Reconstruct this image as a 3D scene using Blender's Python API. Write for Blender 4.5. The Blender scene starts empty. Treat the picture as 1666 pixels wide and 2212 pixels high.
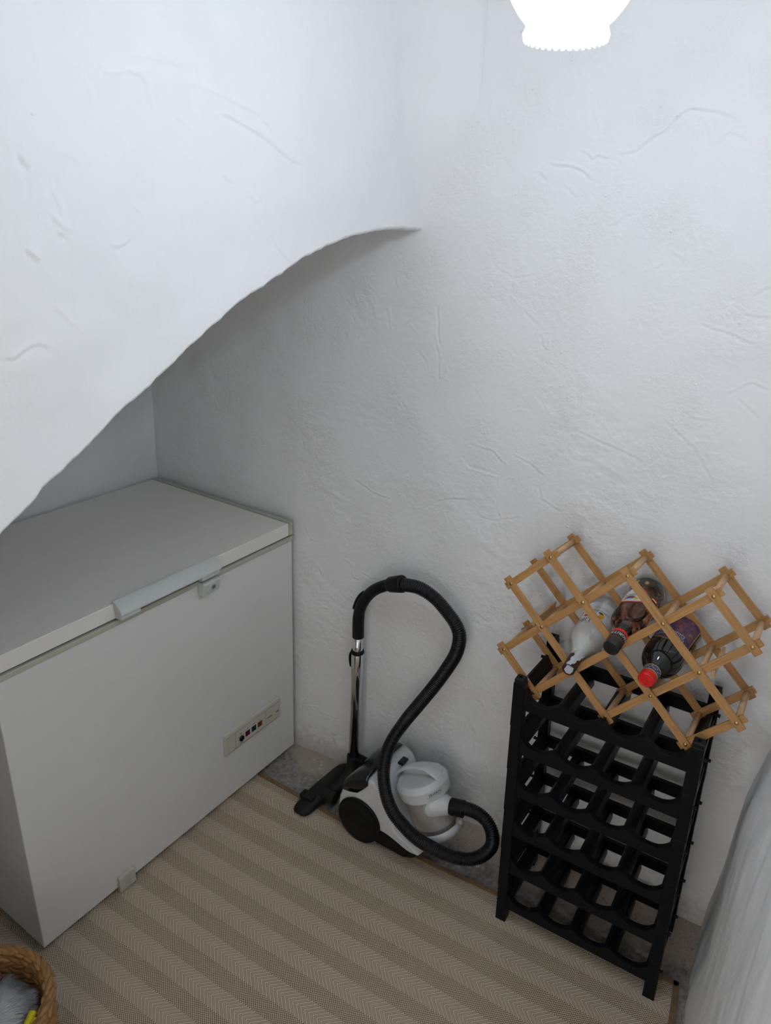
import bpy, bmesh, math, random
from mathutils import Vector, Matrix, noise
random.seed(7)
PI = math.pi
C = bpy.context.scene.collection
SC = bpy.context.scene

# ---------------------------------------------------------------- camera
cd = bpy.data.cameras.new('camera'); cam = bpy.data.objects.new('camera', cd); C.objects.link(cam)
F_PX = 1574.777
CAM = Vector((-0.6266108, -1.3876973, 1.7756093))
r_ = Vector((0.5599040, -0.8276643, 0.0384624)); u_ = Vector((0.2913632, 0.2401347, 0.9259821)); f_ = Vector((0.7756384, 0.5072546, -0.3756032))
m = Matrix.Identity(4)
for i in range(3):
    m[i][0] = r_[i]; m[i][1] = u_[i]; m[i][2] = -f_[i]; m[i][3] = CAM[i]
cam.matrix_world = m
cd.sensor_fit = 'VERTICAL'; cd.sensor_height = 24.0
cd.lens = F_PX / 2212 * 24.0
cd.clip_start = 0.02
SC.camera = cam
# ---------------------------------------------------------------- world / exposure / lamp strength
W = bpy.data.worlds.new('world'); SC.world = W; W.use_nodes = True
bg = W.node_tree.nodes['Background']; bg.inputs[0].default_value = (1.0, 0.972, 0.945, 1); bg.inputs[1].default_value = 1.75
SC.view_settings.view_transform = 'Standard'; SC.view_settings.look = 'None'
SC.view_settings.gamma = 1; SC.view_settings.use_curve_mapping = False
SC.view_settings.exposure = 0.23
SC.cycles.diffuse_bounces = 4; SC.cycles.max_bounces = 8; SC.cycles.use_adaptive_sampling = True; SC.cycles.adaptive_threshold = 0.1; SC.cycles.adaptive_min_samples = 16; SC.cycles.caustics_reflective = False; SC.cycles.caustics_refractive = False; SC.cycles.sample_clamp_indirect = 4.0
LAMP_POS = Vector((0.280, -1.0107, 1.965))
BULB_STRENGTH = 335.0
GLOBE_STRENGTH = 1.1
SHADE_FROST = 0.36          # how much of the bulb's light the glass scatters; the open rim lets it straight down
BULB_Z = -0.034
LAMP_COL = (0.77, 0.885, 1.0)

# ---------------------------------------------------------------- materials
def mat(name, col, rough=0.5, metal=0.0, **kw):
    M = bpy.data.materials.new(name); M.use_nodes = True
    b = M.node_tree.nodes['Principled BSDF']
    b.inputs['Base Color'].default_value = (*col, 1); b.inputs['Roughness'].default_value = rough; b.inputs['Metallic'].default_value = metal
    for k, v in kw.items():
        k = {'trans': 'Transmission Weight', 'ior': 'IOR', 'coat': 'Coat Weight', 'spec': 'Specular IOR Level', 'sheen': 'Sheen Weight', 'sss': 'Subsurface Weight'}.get(k, k)
        b.inputs[k].default_value = v
    return M
class N:
    """tiny node helper"""
    def __init__(s, M): s.t = M.node_tree; s.b = s.t.nodes['Principled BSDF']
    def n(s, typ, **kw):
        x = s.t.nodes.new(typ)
        for k, v in kw.items():
            if k.startswith('_'): setattr(x, k[1:], v)
        return x
    def l(s, a, b): s.t.links.new(a, b)
    def val(s, inp, v):
        if isinstance(v, (int, float)): inp.default_value = v
        elif isinstance(v, tuple): inp.default_value = v
        else: s.l(v, inp)
    def math(s, op, a, b=0.0, c=0.0, clamp=False):
        x = s.t.nodes.new('ShaderNodeMath'); x.operation = op; x.use_clamp = clamp
        s.val(x.inputs[0], a); s.val(x.inputs[1], b); s.val(x.inputs[2], c); return x.outputs[0]
    def noise(s, vec, scale, detail=4, rough=0.5, dist=0.0):
        x = s.t.nodes.new('ShaderNodeTexNoise'); s.l(vec, x.inputs['Vector'])
        x.inputs['Scale'].default_value = scale; x.inputs['Detail'].default_value = detail; x.inputs['Roughness'].default_value = rough; x.inputs['Distortion'].default_value = dist
        return x.outputs['Fac']
    def voro(s, vec, scale, feature='F1', rand=1.0):
        x = s.t.nodes.new('ShaderNodeTexVoronoi'); x.feature = feature; s.l(vec, x.inputs['Vector']); x.inputs['Scale'].default_value = scale
        x.inputs['Randomness'].default_value = rand
        return x.outputs['Distance']
    def ramp(s, fac, stops):
        x = s.t.nodes.new('ShaderNodeValToRGB'); s.l(fac, x.inputs[0]); e = x.color_ramp.elements
        while len(e) < len(stops): e.new(0.5)
        for q, (p, c) in zip(e, stops): q.position = p; q.color = (*c, 1) if len(c) == 3 else c
        return x.outputs[0]
    def smooth(s, v, a, b):
        x = s.t.nodes.new('ShaderNodeMapRange'); x.interpolation_type = 'SMOOTHSTEP'; s.l(v, x.inputs[0]); x.inputs[1].default_value = a; x.inputs[2].default_value = b
        return x.outputs[0]
    def mix(s, fac, a, b):
        x = s.t.nodes.new('ShaderNodeMix'); x.data_type = 'RGBA'; s.val(x.inputs[0], fac)
        for i, v in ((6, a), (7, b)):
            if isinstance(v, tuple): x.inputs[i].default_value = (*v, 1)
            else: s.l(v, x.inputs[i])
        return x.outputs[2]
    def bump(s, h, dist, strength=1.0, normal=None):
        x = s.t.nodes.new('ShaderNodeBump'); s.l(h, x.inputs['Height']); x.inputs['Distance'].default_value = dist; x.inputs['Strength'].default_value = strength
        if normal is not None: s.l(normal, x.inputs['Normal'])
        return x.outputs[0]
    def coord(s, kind='Object'): return s.n('ShaderNodeTexCoord').outputs[kind]
    def vmul(s, v, sc):
        x = s.t.nodes.new('ShaderNodeVectorMath'); x.operation = 'MULTIPLY'; s.l(v, x.inputs[0]); x.inputs[1].default_value = sc; return x.outputs[0]
    def vadd(s, v, w):
        x = s.t.nodes.new('ShaderNodeVectorMath'); x.operation = 'ADD'; s.l(v, x.inputs[0]); s.val(x.inputs[1], w); return x.outputs[0]

def plaster(name, amt=1.0, dirt=0.0, col=(0.87, 0.87, 0.87), spots=()):
    M = mat(name, col, 0.8, spec=0.25); a = N(M); v = a.coord()
    fine = a.noise(v, 55, 5, 0.62)
    pim = a.voro(v, 46); pims = a.math('SUBTRACT', 1.0, a.smooth(pim, 0.03, 0.15))
    mask = a.noise(v, 7, 2)
    h = a.math('ADD', a.math('MULTIPLY', fine, a.math('ADD', 0.12, a.math('MULTIPLY', a.smooth(mask, 0.35, 0.65), 0.30))), a.math('MULTIPLY', a.math('MULTIPLY', pims, a.smooth(mask, 0.47, 0.62)), 0.11))
    a.l(a.bump(h, 0.0075 * amt), a.b.inputs['Normal'])
    c = a.mix(a.math('MULTIPLY', a.smooth(mask, 0.45, 0.75), 0.5), col, tuple(x * y for x, y in zip(col, (0.97, 0.96, 0.945))))
    if dirt:
        sp = a.n('ShaderNodeSeparateXYZ'); a.l(v, sp.inputs[0])
        low = a.math('SUBTRACT', 1.0, a.smooth(a.math('ADD', sp.outputs[2], a.math('MULTIPLY', fine, 0.20)), 0.10, 0.22))
        c = a.mix(a.math('MULTIPLY', low, dirt), c, (0.44, 0.39, 0.33))
    for (p, r, cc) in spots:
        ds = a.n('ShaderNodeVectorMath', _operation='DISTANCE'); a.l(v, ds.inputs[0]); ds.inputs[1].default_value = Vector(p)
        c = a.mix(a.math('SUBTRACT', 1.0, a.smooth(a.math('ADD', ds.outputs['Value'], a.math('MULTIPLY', a.math('SUBTRACT', fine, 0.5), r * 1.6)), r * 0.6, r)), c, cc)
    a.l(c, a.b.inputs['Base Color'])
    return M

def plain_noise(name, col, rough=0.45, scale=60, amt=0.0006, var=0.06, **kw):
    M = mat(name, col, rough, **kw); a = N(M); v = a.coord()
    f = a.noise(v, scale, 4); a.l(a.bump(f, amt), a.b.inputs['Normal'])
    g = a.noise(v, scale / 6, 5)
    a.l(a.mix(g, tuple(c * (1 - var) for c in col), tuple(min(1, c * (1 + var)) for c in col)), a.b.inputs['Base Color'])
    return M

def wood(name, c1, c2, axis_scale=(3, 60, 60)):
    M = mat(name, c1, 0.42, spec=0.4); a = N(M); v = a.coord()
    oi = a.n('ShaderNodeObjectInfo'); cx = a.n('ShaderNodeCombineXYZ'); a.l(a.math('MULTIPLY', oi.outputs['Random'], 37.0), cx.inputs[0]); a.l(a.math('MULTIPLY', oi.outputs['Random'], 11.0), cx.inputs[1])
    vv = a.vadd(v, cx.outputs[0])
    g = a.noise(a.vmul(vv, axis_scale), 3.2, 6, 0.65); g2 = a.noise(a.vmul(vv, (axis_scale[0] * 2, axis_scale[1] * 3, axis_scale[2] * 3)), 6, 3)
    kn = a.math('SUBTRACT', 1.0, a.smooth(a.voro(a.vmul(vv, (14, 40, 40)), 1.0), 0.0, 0.16))
    c = a.mix(a.smooth(g, 0.25, 0.75), c2, c1); c = a.mix(a.math('MULTIPLY', a.smooth(g2, 0.5, 0.8), 0.35), c, tuple(x * 0.72 for x in c2)); c = a.mix(a.math('MULTIPLY', kn, 0.35), c, tuple(x * 0.6 for x in c2))
    a.l(c, a.b.inputs['Base Color']); a.l(a.bump(g2, 0.0004), a.b.inputs['Normal'])
    return M

M_ENAMEL = plain_noise('freezer_enamel', (0.74, 0.74, 0.715), 0.38, 220, 0.0001, 0.02)
M_LIDTOP = plain_noise('freezer_lid_skin', (0.82, 0.80, 0.745), 0.42, 180, 0.0001, 0.03)
M_TRIM = plain_noise('freezer_trim', (0.48, 0.48, 0.39), 0.5, 90, 0.0002, 0.05)
M_GASKET = mat('gasket_rubber', (0.10, 0.095, 0.08), 0.8)
M_HANDLE = plain_noise('handle_plastic', (0.60, 0.63, 0.60), 0.45, 400, 0.0001, 0.02)
M_PANEL = plain_noise('panel_plastic', (0.56, 0.55, 0.46), 0.5, 300, 0.0001, 0.02)
M_DARKPRINT = mat('grey_print', (0.10, 0.10, 0.10), 0.6)
M_BLACK = plain_noise('black_plastic', (0.0030, 0.0034, 0.0052), 0.38, 40, 0.0006, 0.25, spec=0.2)
M_BLACKMAT = plain_noise('black_matte_plastic', (0.005, 0.005, 0.0055), 0.5, 120, 0.0003, 0.2, spec=0.25)
M_GLOSSBLACK = mat('gloss_black', (0.008, 0.008, 0.009), 0.12)
M_RIB = mat('hose_plastic', (0.0045, 0.0045, 0.0055), 0.30, spec=0.35)
M_DUSTYBLACK = plain_noise('dusty_black', (0.009, 0.008, 0.0075), 0.55, 25, 0.0006, 0.6, spec=0.3)
M_CHROME = mat('chrome', (0.72, 0.72, 0.73), 0.09, 1.0)
M_STEEL = mat('steel', (0.45, 0.45, 0.45), 0.3, 1.0)
M_BRASS = mat('brass', (0.42, 0.30, 0.13), 0.3, 1.0)
M_WHITEPL = mat('white_plastic', (0.66, 0.67, 0.68), 0.28, spec=0.5)
M_SMOKE = mat('smoked_clear_plastic', (0.50, 0.47, 0.44), 0.12, Alpha=0.30)
M_DUST = plain_noise('dusty_filter', (0.40, 0.35, 0.29), 0.8, 30, 0.001, 0.3)
M_DUST2 = plain_noise('dust_liner', (0.47, 0.43, 0.39), 0.8, 30, 0.001, 0.2)
M_WOOD = wood('bamboo_slat', (0.53, 0.285, 0.10), (0.37, 0.178, 0.055))
M_DOWEL = wood('beech_dowel', (0.66, 0.42, 0.23), (0.53, 0.31, 0.16))

# ---------------------------------------------------------------- mesh helpers
def link(name, me, parent=None, kind=None):
    o = bpy.data.objects.new(name, me); C.objects.link(o)
    if parent is not None:
        o.parent = parent; o.matrix_parent_inverse = Matrix.Identity(4)
    if kind: o['kind'] = kind
    return o
def obj(name, bm, material, parent=None, smooth=False, kind=None, bevel=0.0, seg=2, subsurf=0, mats=None):
    me = bpy.data.meshes.new(name)
    bmesh.ops.recalc_face_normals(bm, faces=bm.faces)
    bm.to_mesh(me); bm.free()
    if mats:
        for q in mats: me.materials.append(q)
    else: me.materials.append(material)
    if parent is not None:                     # vertices are given in world space; parents are unrotated empties
        me.transform(Matrix.Translation(-parent_world(parent)))
    o = link(name, me, parent, kind)
    if smooth:
        for p in me.polygons: p.use_smooth = True
    if bevel:
        b = o.modifiers.new('bevel', 'BEVEL'); b.width = bevel; b.segments = seg; b.limit_method = 'ANGLE'; b.angle_limit = 0.6
        for p in me.polygons: p.use_smooth = True
        try: b.harden_normals = False
        except Exception: pass
        w = o.modifiers.new('wn', 'WEIGHTED_NORMAL'); w.keep_sharp = True
    if subsurf:
        s = o.modifiers.new('sub', 'SUBSURF'); s.levels = subsurf; s.render_levels = subsurf
    return o
def parent_world(p):
    v = Vector((0, 0, 0))
    while p is not None: v += p.location; p = p.parent
    return v
def thing(name, label, cat, loc, group=None):
    o = bpy.data.objects.new(name, None); C.objects.link(o); o.location = loc; o.empty_display_size = 0.05
    o['label'] = label; o['category'] = cat
    if group: o['group'] = group
    return o
def tag(o, label, cat, group=None, kind=None):
    o['label'] = label; o['category'] = cat
    if group: o['group'] = group
    if kind: o['kind'] = kind
    return o
def box(bm, a, b, T=None):
    T = T or (lambda x, y, z: Vector((x, y, z)))
    vs = [bm.verts.new(T(x, y, z)) for x in (a[0], b[0]) for y in (a[1], b[1]) for z in (a[2], b[2])]
    for f in ((0, 1, 3, 2), (4, 6, 7, 5), (0, 4, 5, 1), (2, 3, 7, 6), (0, 2, 6, 4), (1, 5, 7, 3)): bm.faces.new([vs[i] for i in f])
    return bm
def prism(bm, pts, T, t0, t1):
    """pts 2-D outline, T(x,y,t) -> world; caps triangulated by the renderer"""
    A = [bm.verts.new(T(x, y, t0)) for x, y in pts]; B = [bm.verts.new(T(x, y, t1)) for x, y in pts]
    n = len(pts)
    for i in range(n): bm.faces.new((A[i], A[(i + 1) % n], B[(i + 1) % n], B[i]))
    bm.faces.new(A[::-1]); bm.faces.new(B)
    return bm
def basis(ax, ref=Vector((0, 0, 1))):
    ax = Vector(ax).normalized(); s = ref - ax * ref.dot(ax)
    if s.length < 1e-4: s = Vector((1, 0, 0)) - ax * ax.x
    s.normalize(); return ax, s, ax.cross(s)
def lathe(bm, prof, org, ax, seg=48, ref=Vector((0, 0, 1)), cap0=True, cap1=True, arc=None):
    ax, s, t = basis(ax, ref); rings = []
    for (h, r) in prof:
        rings.append([bm.verts.new(Vector(org) + ax * h + (s * math.cos(2 * PI * i / seg) + t * math.sin(2 * PI * i / seg)) * max(r, 1e-5)) for i in range(seg)])
    for A, B in zip(rings, rings[1:]):
        for i in range(seg): bm.faces.new((A[i], A[(i + 1) % seg], B[(i + 1) % seg], B[i]))
    if cap0: bm.faces.new(rings[0][::-1])
    if cap1: bm.faces.new(rings[-1])
    return bm
def cyl(bm, p, q, r, seg=24, r2=None):
    p = Vector(p); q = Vector(q); L = (q - p).length
    return lathe(bm, [(0, r), (L, r if r2 is None else r2)], p, q - p, seg)
def catmull(P, n):
    P = [Vector(p) for p in P]; out = []
    for i in range(len(P) - 1):
        a = P[max(i - 1, 0)]; b = P[i]; c = P[i + 1]; d = P[min(i + 2, len(P) - 1)]
        for k in range(n):
            t = k / n
            out.append(0.5 * ((2 * b) + (c - a) * t + (2 * a - 5 * b + 4 * c - d) * t * t + (3 * b - a - 3 * c + d) * t ** 3))
    out.append(P[-1]); return out
def resample(P, step):
    out = [P[0].copy()]; acc = 0; 
    for a, b in zip(P, P[1:]):
        L = (b - a).length; 
        while acc + L >= step:
            a = a + (b - a) * ((step - acc) / L); out.append(a.copy()); L = (b - a).length; acc = 0
            if L < 1e-9: break
        acc += L
    return out
def tube(bm, P, rad, seg=16, caps=True, squash=None):
    """sweep along P with parallel transport; rad a number or f(i)"""
    n = len(P); T = [(P[min(i + 1, n - 1)] - P[max(i - 1, 0)]).normalized() for i in range(n)]
    s = basis(T[0])[1]; rings = []
    for i in range(n):
        s = (s - T[i] * s.dot(T[i])).normalized(); t = T[i].cross(s)
        r = rad(i) if callable(rad) else rad
        rings.append([bm.verts.new(P[i] + (s * math.cos(2 * PI * k / seg) + t * math.sin(2 * PI * k / seg)) * r) for k in range(seg)])
    for A, B in zip(rings, rings[1:]):
        for k in range(seg): bm.faces.new((A[k], A[(k + 1) % seg], B[(k + 1) % seg], B[k]))
    if caps: bm.faces.new(rings[0][::-1]); bm.faces.new(rings[-1])
    return bm
def ellipsoid(bm, c, ax, rx, ry, rz, ref=Vector((0, 0, 1)), seg=12, rings=7):
    ax, s, t = basis(ax, ref); c = Vector(c); R = []
    for i in range(1, rings):
        th = PI * i / rings
        R.append([bm.verts.new(c + ax * (rx * math.cos(th)) + (s * (math.cos(2 * PI * k / seg) * rz) + t * (math.sin(2 * PI * k / seg) * ry)) * math.sin(th)) for k in range(seg)])
    for A, B in zip(R, R[1:]):
        for k in range(seg): bm.faces.new((A[k], A[(k + 1) % seg], B[(k + 1) % seg], B[k]))
    a = bm.verts.new(c + ax * rx); b = bm.verts.new(c - ax * rx)
    for k in range(seg): bm.faces.new((a, R[0][(k + 1) % seg], R[0][k])); bm.faces.new((b, R[-1][k], R[-1][(k + 1) % seg]))
    return bm
def text_bm(s, size, T, extrude=0.0, align='CENTER', xs=1.0, sub=0.0):
    """lettering as mesh mapped through T(x,y,z)"""
    cu = bpy.data.curves.new('lettering', 'FONT'); cu.body = s; cu.size = size; cu.align_x = align; cu.align_y = 'CENTER'; cu.extrude = extrude; cu.resolution_u = 3
    o = bpy.data.objects.new('lettering', cu); C.objects.link(o); bpy.context.view_layer.update()
    me = bpy.data.meshes.new_from_object(o.evaluated_get(bpy.context.evaluated_depsgraph_get()))
    bpy.data.objects.remove(o); bpy.data.curves.remove(cu)
    bm = bmesh.new(); bm.from_mesh(me); bpy.data.meshes.remove(me)
    bmesh.ops.triangulate(bm, faces=bm.faces)
    bmesh.ops.subdivide_edges(bm, edges=[e for e in bm.edges if e.calc_length() > size * 0.3], cuts=1)
    for v in bm.verts: v.co = T(v.co.x * xs, v.co.y, v.co.z)
    return bm
def lerp(a, b, t): return a + (b - a) * t
def sstep(a, b, x):
    t = max(0.0, min(1.0, (x - a) / (b - a))); return t * t * (3 - 2 * t)
def interp(x, P):
    if x <= P[0][0]: return P[0][1]
    for (a, b), (c, d) in zip(P, P[1:]):
        if x <= c: return b + (d - b) * (x - a) / (c - a)
    return P[-1][1]
def frange(a, b, n): return [a + (b - a) * i / n for i in range(n + 1)]

# ================================================================= STRUCTURE
CEIL = 2.45
import numpy as np
def vnoise(U, V, seed):
    rs = np.random.RandomState(seed); G = rs.rand(256, 256) * 2 - 1
    iu = np.floor(U).astype(int); iv = np.floor(V).astype(int); fu = U - iu; fv = V - iv
    fu = fu * fu * fu * (fu * (fu * 6 - 15) + 10); fv = fv * fv * fv * (fv * (fv * 6 - 15) + 10)
    g = lambda i, j: G[i % 256, j % 256]
    return (g(iu, iv) * (1 - fu) + g(iu + 1, iv) * fu) * (1 - fv) + (g(iu, iv + 1) * (1 - fu) + g(iu + 1, iv + 1) * fu) * fv
def fbm(U, V, sc, octv, seed, gain=0.5, rot=0.5):
    out = 0; a_ = 1.0; c, s = math.cos(rot), math.sin(rot)
    for k in range(octv):
        U, V = U * c - V * s, U * s + V * c
        out = out + a_ * vnoise(U * sc + 17.3 * k, V * sc + 5.1 * k, seed + k); a_ *= gain; sc *= 2.03
    return out
def ninterp(x, P): return np.interp(x, [p[0] for p in P], [p[1] for p in P])
def nstep(a, b, x):
    t = np.clip((x - a) / (b - a), 0, 1); return t * t * (3 - 2 * t)
def marks(U, V, lines, w=0.005):
    """trowel edges and cracks: lines is a list of (points, height); gives a step-like ripple on the surface"""
    H = np.zeros_like(U)
    for pts, amp in lines:
        pts = np.array(pts); lo = pts.min(0) - 4 * w; hi = pts.max(0) + 4 * w
        m_ = (U > lo[0]) & (U < hi[0]) & (V > lo[1]) & (V < hi[1])
        if not m_.any(): continue
        u = U[m_]; v = V[m_]; best = np.full(u.shape, 1e9); sg = np.zeros(u.shape); tot = np.sum(np.hypot(*np.diff(pts, axis=0).T)) + 1e-9; run = 0; ff = np.zeros(u.shape)
        for p, q in zip(pts[:-1], pts[1:]):
            d = q - p; L_ = math.hypot(*d) + 1e-9; t = np.clip(((u - p[0]) * d[0] + (v - p[1]) * d[1]) / L_ ** 2, 0, 1)
            dx = u - p[0] - t * d[0]; dy = v - p[1] - t * d[1]; ds = np.hypot(dx, dy); k = ds < best
            best = np.where(k, ds, best); sg = np.where(k, np.sign(dx * d[1] - dy * d[0]), sg); ff = np.where(k, (run + t * L_) / tot, ff); run += L_
        fade = np.clip(np.minimum(ff, 1 - ff) * 6, 0, 1)
        H[m_] += amp * fade * (sg * (best / w) * np.exp(-(best / w) ** 2) * 1.6 - 0.5 * np.exp(-(best / (0.6 * w)) ** 2))
    return H
def wobble(pts, rs, amt):
    out = []
    for p, q in zip(pts[:-1], pts[1:]):
        n = max(1, int(math.hypot(q[0] - p[0], q[1] - p[1]) / 0.012))
        for k in range(n):
            t = k / n; out.append((p[0] + (q[0] - p[0]) * t + rs.uniform(-amt, amt), p[1] + (q[1] - p[1]) * t + rs.uniform(-amt, amt)))
    out.append(pts[-1]); return out
def random_marks(rs, n, u0, u1, v0, v1, amp):
    out = []
    for _ in range(n):
        u = rs.uniform(u0, u1); v = rs.uniform(v0, v1); an = rs.uniform(0, 2 * PI); L_ = rs.uniform(0.012, 0.07); curv = rs.uniform(-28, 28); pts = [(u, v)]
        for k in range(7):
            an += curv * L_ / 7; u += math.cos(an) * L_ / 7; v += math.sin(an) * L_ / 7; pts.append((u, v))
        out.append((wobble(pts, rs, 0.0012), amp * rs.uniform(0.3, 1.0) * rs.choice([-1, 1])))
    return out
def np_mesh(name, Xa, Ya, Za, material):
    nx, ny = Xa.shape; me = bpy.data.meshes.new(name); co = np.stack([Xa, Ya, Za], -1).reshape(-1, 3).astype(np.float32)
    idx = np.arange(nx * ny).reshape(nx, ny); q = np.stack([idx[:-1, :-1], idx[1:, :-1], idx[1:, 1:], idx[:-1, 1:]], -1).reshape(-1, 4)
    me.vertices.add(len(co)); me.vertices.foreach_set('co', co.ravel()); me.loops.add(q.size); me.loops.foreach_set('vertex_index', q.ravel().astype(np.int32))
    me.polygons.add(len(q)); me.polygons.foreach_set('loop_start', np.arange(0, q.size, 4, dtype=np.int32)); me.polygons.foreach_set('use_smooth', np.ones(len(q), bool))
    me.update(calc_edges=True); me.validate(); me.materials.append(material); return link(name, me, None, 'structure')
def on_x(px, py, X=0.995):       # where a feature of the plaster lies on the big wall
    d = r_ * ((px - 833) / F_PX) + u_ * (-(py - 1106) / F_PX) + f_; t = (X - CAM.x) / d.x; q = CAM + d * t; return (q.y, q.z)
def on_y(px, py, Y=-0.40):
    d = r_ * ((px - 833) / F_PX) + u_ * (-(py - 1106) / F_PX) + f_; t = (Y - CAM.y) / d.y; q = CAM + d * t; return (q.x, q.z)
# ---- big wall
z7 = lambda L_: [(1100 + x / 2.943, y / 2.943) for x, y in L_]
BW = [(z7([(440, 965), (480, 970), (515, 1010), (555, 980), (600, 1005), (640, 985)]), 0.0011), (z7([(650, 955), (710, 980), (800, 950), (840, 915), (920, 860), (1000, 800), (1060, 745), (1130, 680), (1210, 690), (1330, 710), (1420, 745), (1450, 775)]), 0.0022),
      (z7([(1200, 765), (1240, 770), (1250, 840), (1265, 910), (1320, 895), (1380, 835), (1470, 855), (1520, 915)]), 0.0010), (z7([(1460, 350), (1500, 370), (1530, 460), (1525, 590), (1500, 620), (1440, 625)]), 0.0010), (z7([(1520, 600), (1600, 595), (1666, 590)]), 0.001),
      (z7([(260, 1040), (380, 1060), (460, 1095), (520, 1145)]), 0.0018), (z7([(510, 520), (510, 600), (520, 740), (550, 800), (555, 900), (570, 950)]), 0.0007), (z7([(590, 1450), (690, 1400), (790, 1350)]), 0.0010), (z7([(160, 1090), (200, 1120), (230, 1150)]), 0.0012),
      ([(949, 654), (948, 690), (949, 714), (953, 750)], 0.0012), ([(835, 659), (840, 680), (845, 714)], 0.0010), ([(856, 600), (860, 623)], 0.0010), ([(878, 590), (883, 604)], 0.001), ([(935, 722), (945, 745), (950, 780), (948, 840)], 0.0008),
      ([(905, 755), (925, 790)], 0.001), ([(1163, 715), (1172, 745), (1184, 768)], 0.0009), ([(1130, 670), (1160, 700), (1150, 730)], 0.0007), ([(1010, 958), (1060, 975), (1090, 1005), (1070, 1030), (1010, 1010), (990, 985)], 0.0012),
      ([(760, 1030), (805, 1065), (848, 1083)], 0.0012), ([(935, 1085), (975, 1078), (1012, 1082)], 0.0013), ([(1100, 980), (1150, 1010), (1180, 1040)], 0.0010), ([(1015, 1110), (1060, 1128), (1120, 1120)], 0.001), ([(1160, 1050), (1165, 1085), (1205, 1110)], 0.001),
      ([(1060, 570), (1110, 600), (1160, 590)], 0.0008), ([(1180, 350), (1200, 362)], 0.001), ([(1210, 395), (1245, 430)], 0.0008), ([(1390, 300), (1440, 265), (1490, 232), (1530, 245)], 0.0010), ([(1500, 700), (1560, 720), (1640, 750)], 0.001),
      ([(1620, 640), (1666, 620)], 0.0015), ([(1600, 680), (1666, 690)], 0.0012), ([(1560, 860), (1620, 830), (1666, 850)], 0.001), ([(780, 1240), (800, 1252), (808, 1250)], 0.0010), ([(755, 1238), (762, 1250), (775, 1256)], 0.0012), ([(690, 1225), (700, 1245)], 0.0008),
      ([(660, 1130), (675, 1165), (690, 1170)], 0.0009), ([(1240, 930), (1300, 960), (1400, 1010)], 0.0008), ([(1420, 900), (1500, 980), (1540, 1060)], 0.0008), ([(1000, 1560), (1015, 1600), (1008, 1640)], 0.001), ([(650, 1500), (690, 1540), (730, 1560)], 0.0008)]
rs = np.random.RandomState(4)
lines = [(wobble([on_x(*q) for q in pts], rs, 0.0018), a_) for pts, a_ in BW] + random_marks(rs, 170, -1.4, 0.6, 0.1, 2.2, 0.0008) + random_marks(rs, 90, -1.4, 0.0, 0.1, 1.1, 0.0011)
Yw, Zw = np.meshgrid(np.linspace(0.72, -1.50, 760), np.linspace(-0.02, CEIL, 840), indexing='ij')
off = ninterp(-Yw, [(-0.7, 0.0), (0.0, 0.003), (0.2, 0.020), (0.6, 0.036), (0.9, 0.068), (1.1, 0.078), (1.5, 0.09)])
Xw = 0.988 + off * (1.0 - 0.65 * nstep(0.1, 1.6, Zw))
calm = 0.35 + 0.65 * (1 - nstep(1.2, 1.9, Zw))
Xw = Xw + 0.0055 * fbm(Yw, Zw, 2.3, 2, 3) + 0.0022 * fbm(Yw, Zw, 6.0, 2, 9) * calm + 0.0008 * fbm(Yw * 0.8, Zw * 1.2, 24, 4, 19, 0.6) * calm * (0.15 + 1.3 * nstep(-0.1, 0.7, fbm(Yw, Zw, 5.0, 2, 23))) - 1.35 * marks(Yw, Zw, lines, 0.0036)
M_WALL = plaster('plaster_big_wall', 1.25, dirt=0.55, spots=[((1.003, -0.433, 2.02), 0.006, (0.30, 0.36, 0.45)), ((1.022, -0.225, 0.315), 0.007, (0.05, 0.045, 0.04)), ((1.0, -1.015, 1.85), 0.006, (0.42, 0.40, 0.36))])
np_mesh('wall_back', Xw, Yw, Zw, M_WALL)
# ---- right hand wall, bulging
Xr, Zr = np.meshgrid(np.linspace(-2.2, 1.13, 420), np.linspace(-0.02, CEIL, 360), indexing='ij')
Yr = ninterp(Xr, [(-2.2, -1.80), (-0.63, -1.585), (0.5, -1.432), (0.775, -1.388), (0.9, -1.374), (1.0, -1.369), (1.12, -1.362)])
Yr = Yr - 0.014 * nstep(0.03, 0.28, Zr) * nstep(0.6, 0.9, Xr) - 0.10 * nstep(0.60, 1.25, Zr) * nstep(0.3, 0.8, Xr) - 0.02 * nstep(0.45, 0.7, Zr) * nstep(0.8, 1.0, Xr) - 0.05 * nstep(1.0, 1.7, Zr)
Yr = Yr + 0.0045 * fbm(Xr * 1.6, Zr * 0.8, 3.0, 2, 31) * nstep(0.05, 0.3, Zr) + 0.0022 * fbm(Xr * 2.2, Zr * 0.5, 9.0, 3, 37)
rs = np.random.RandomState(8)
Yr = Yr + marks(Xr, Zr, random_marks(rs, 60, 0.2, 1.1, 0.05, 1.2, 0.0010), 0.007)
np_mesh('wall_right', Xr, Yr, Zr, plaster('plaster_right_wall', 1.0, col=(0.87, 0.87, 0.88)))
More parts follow.
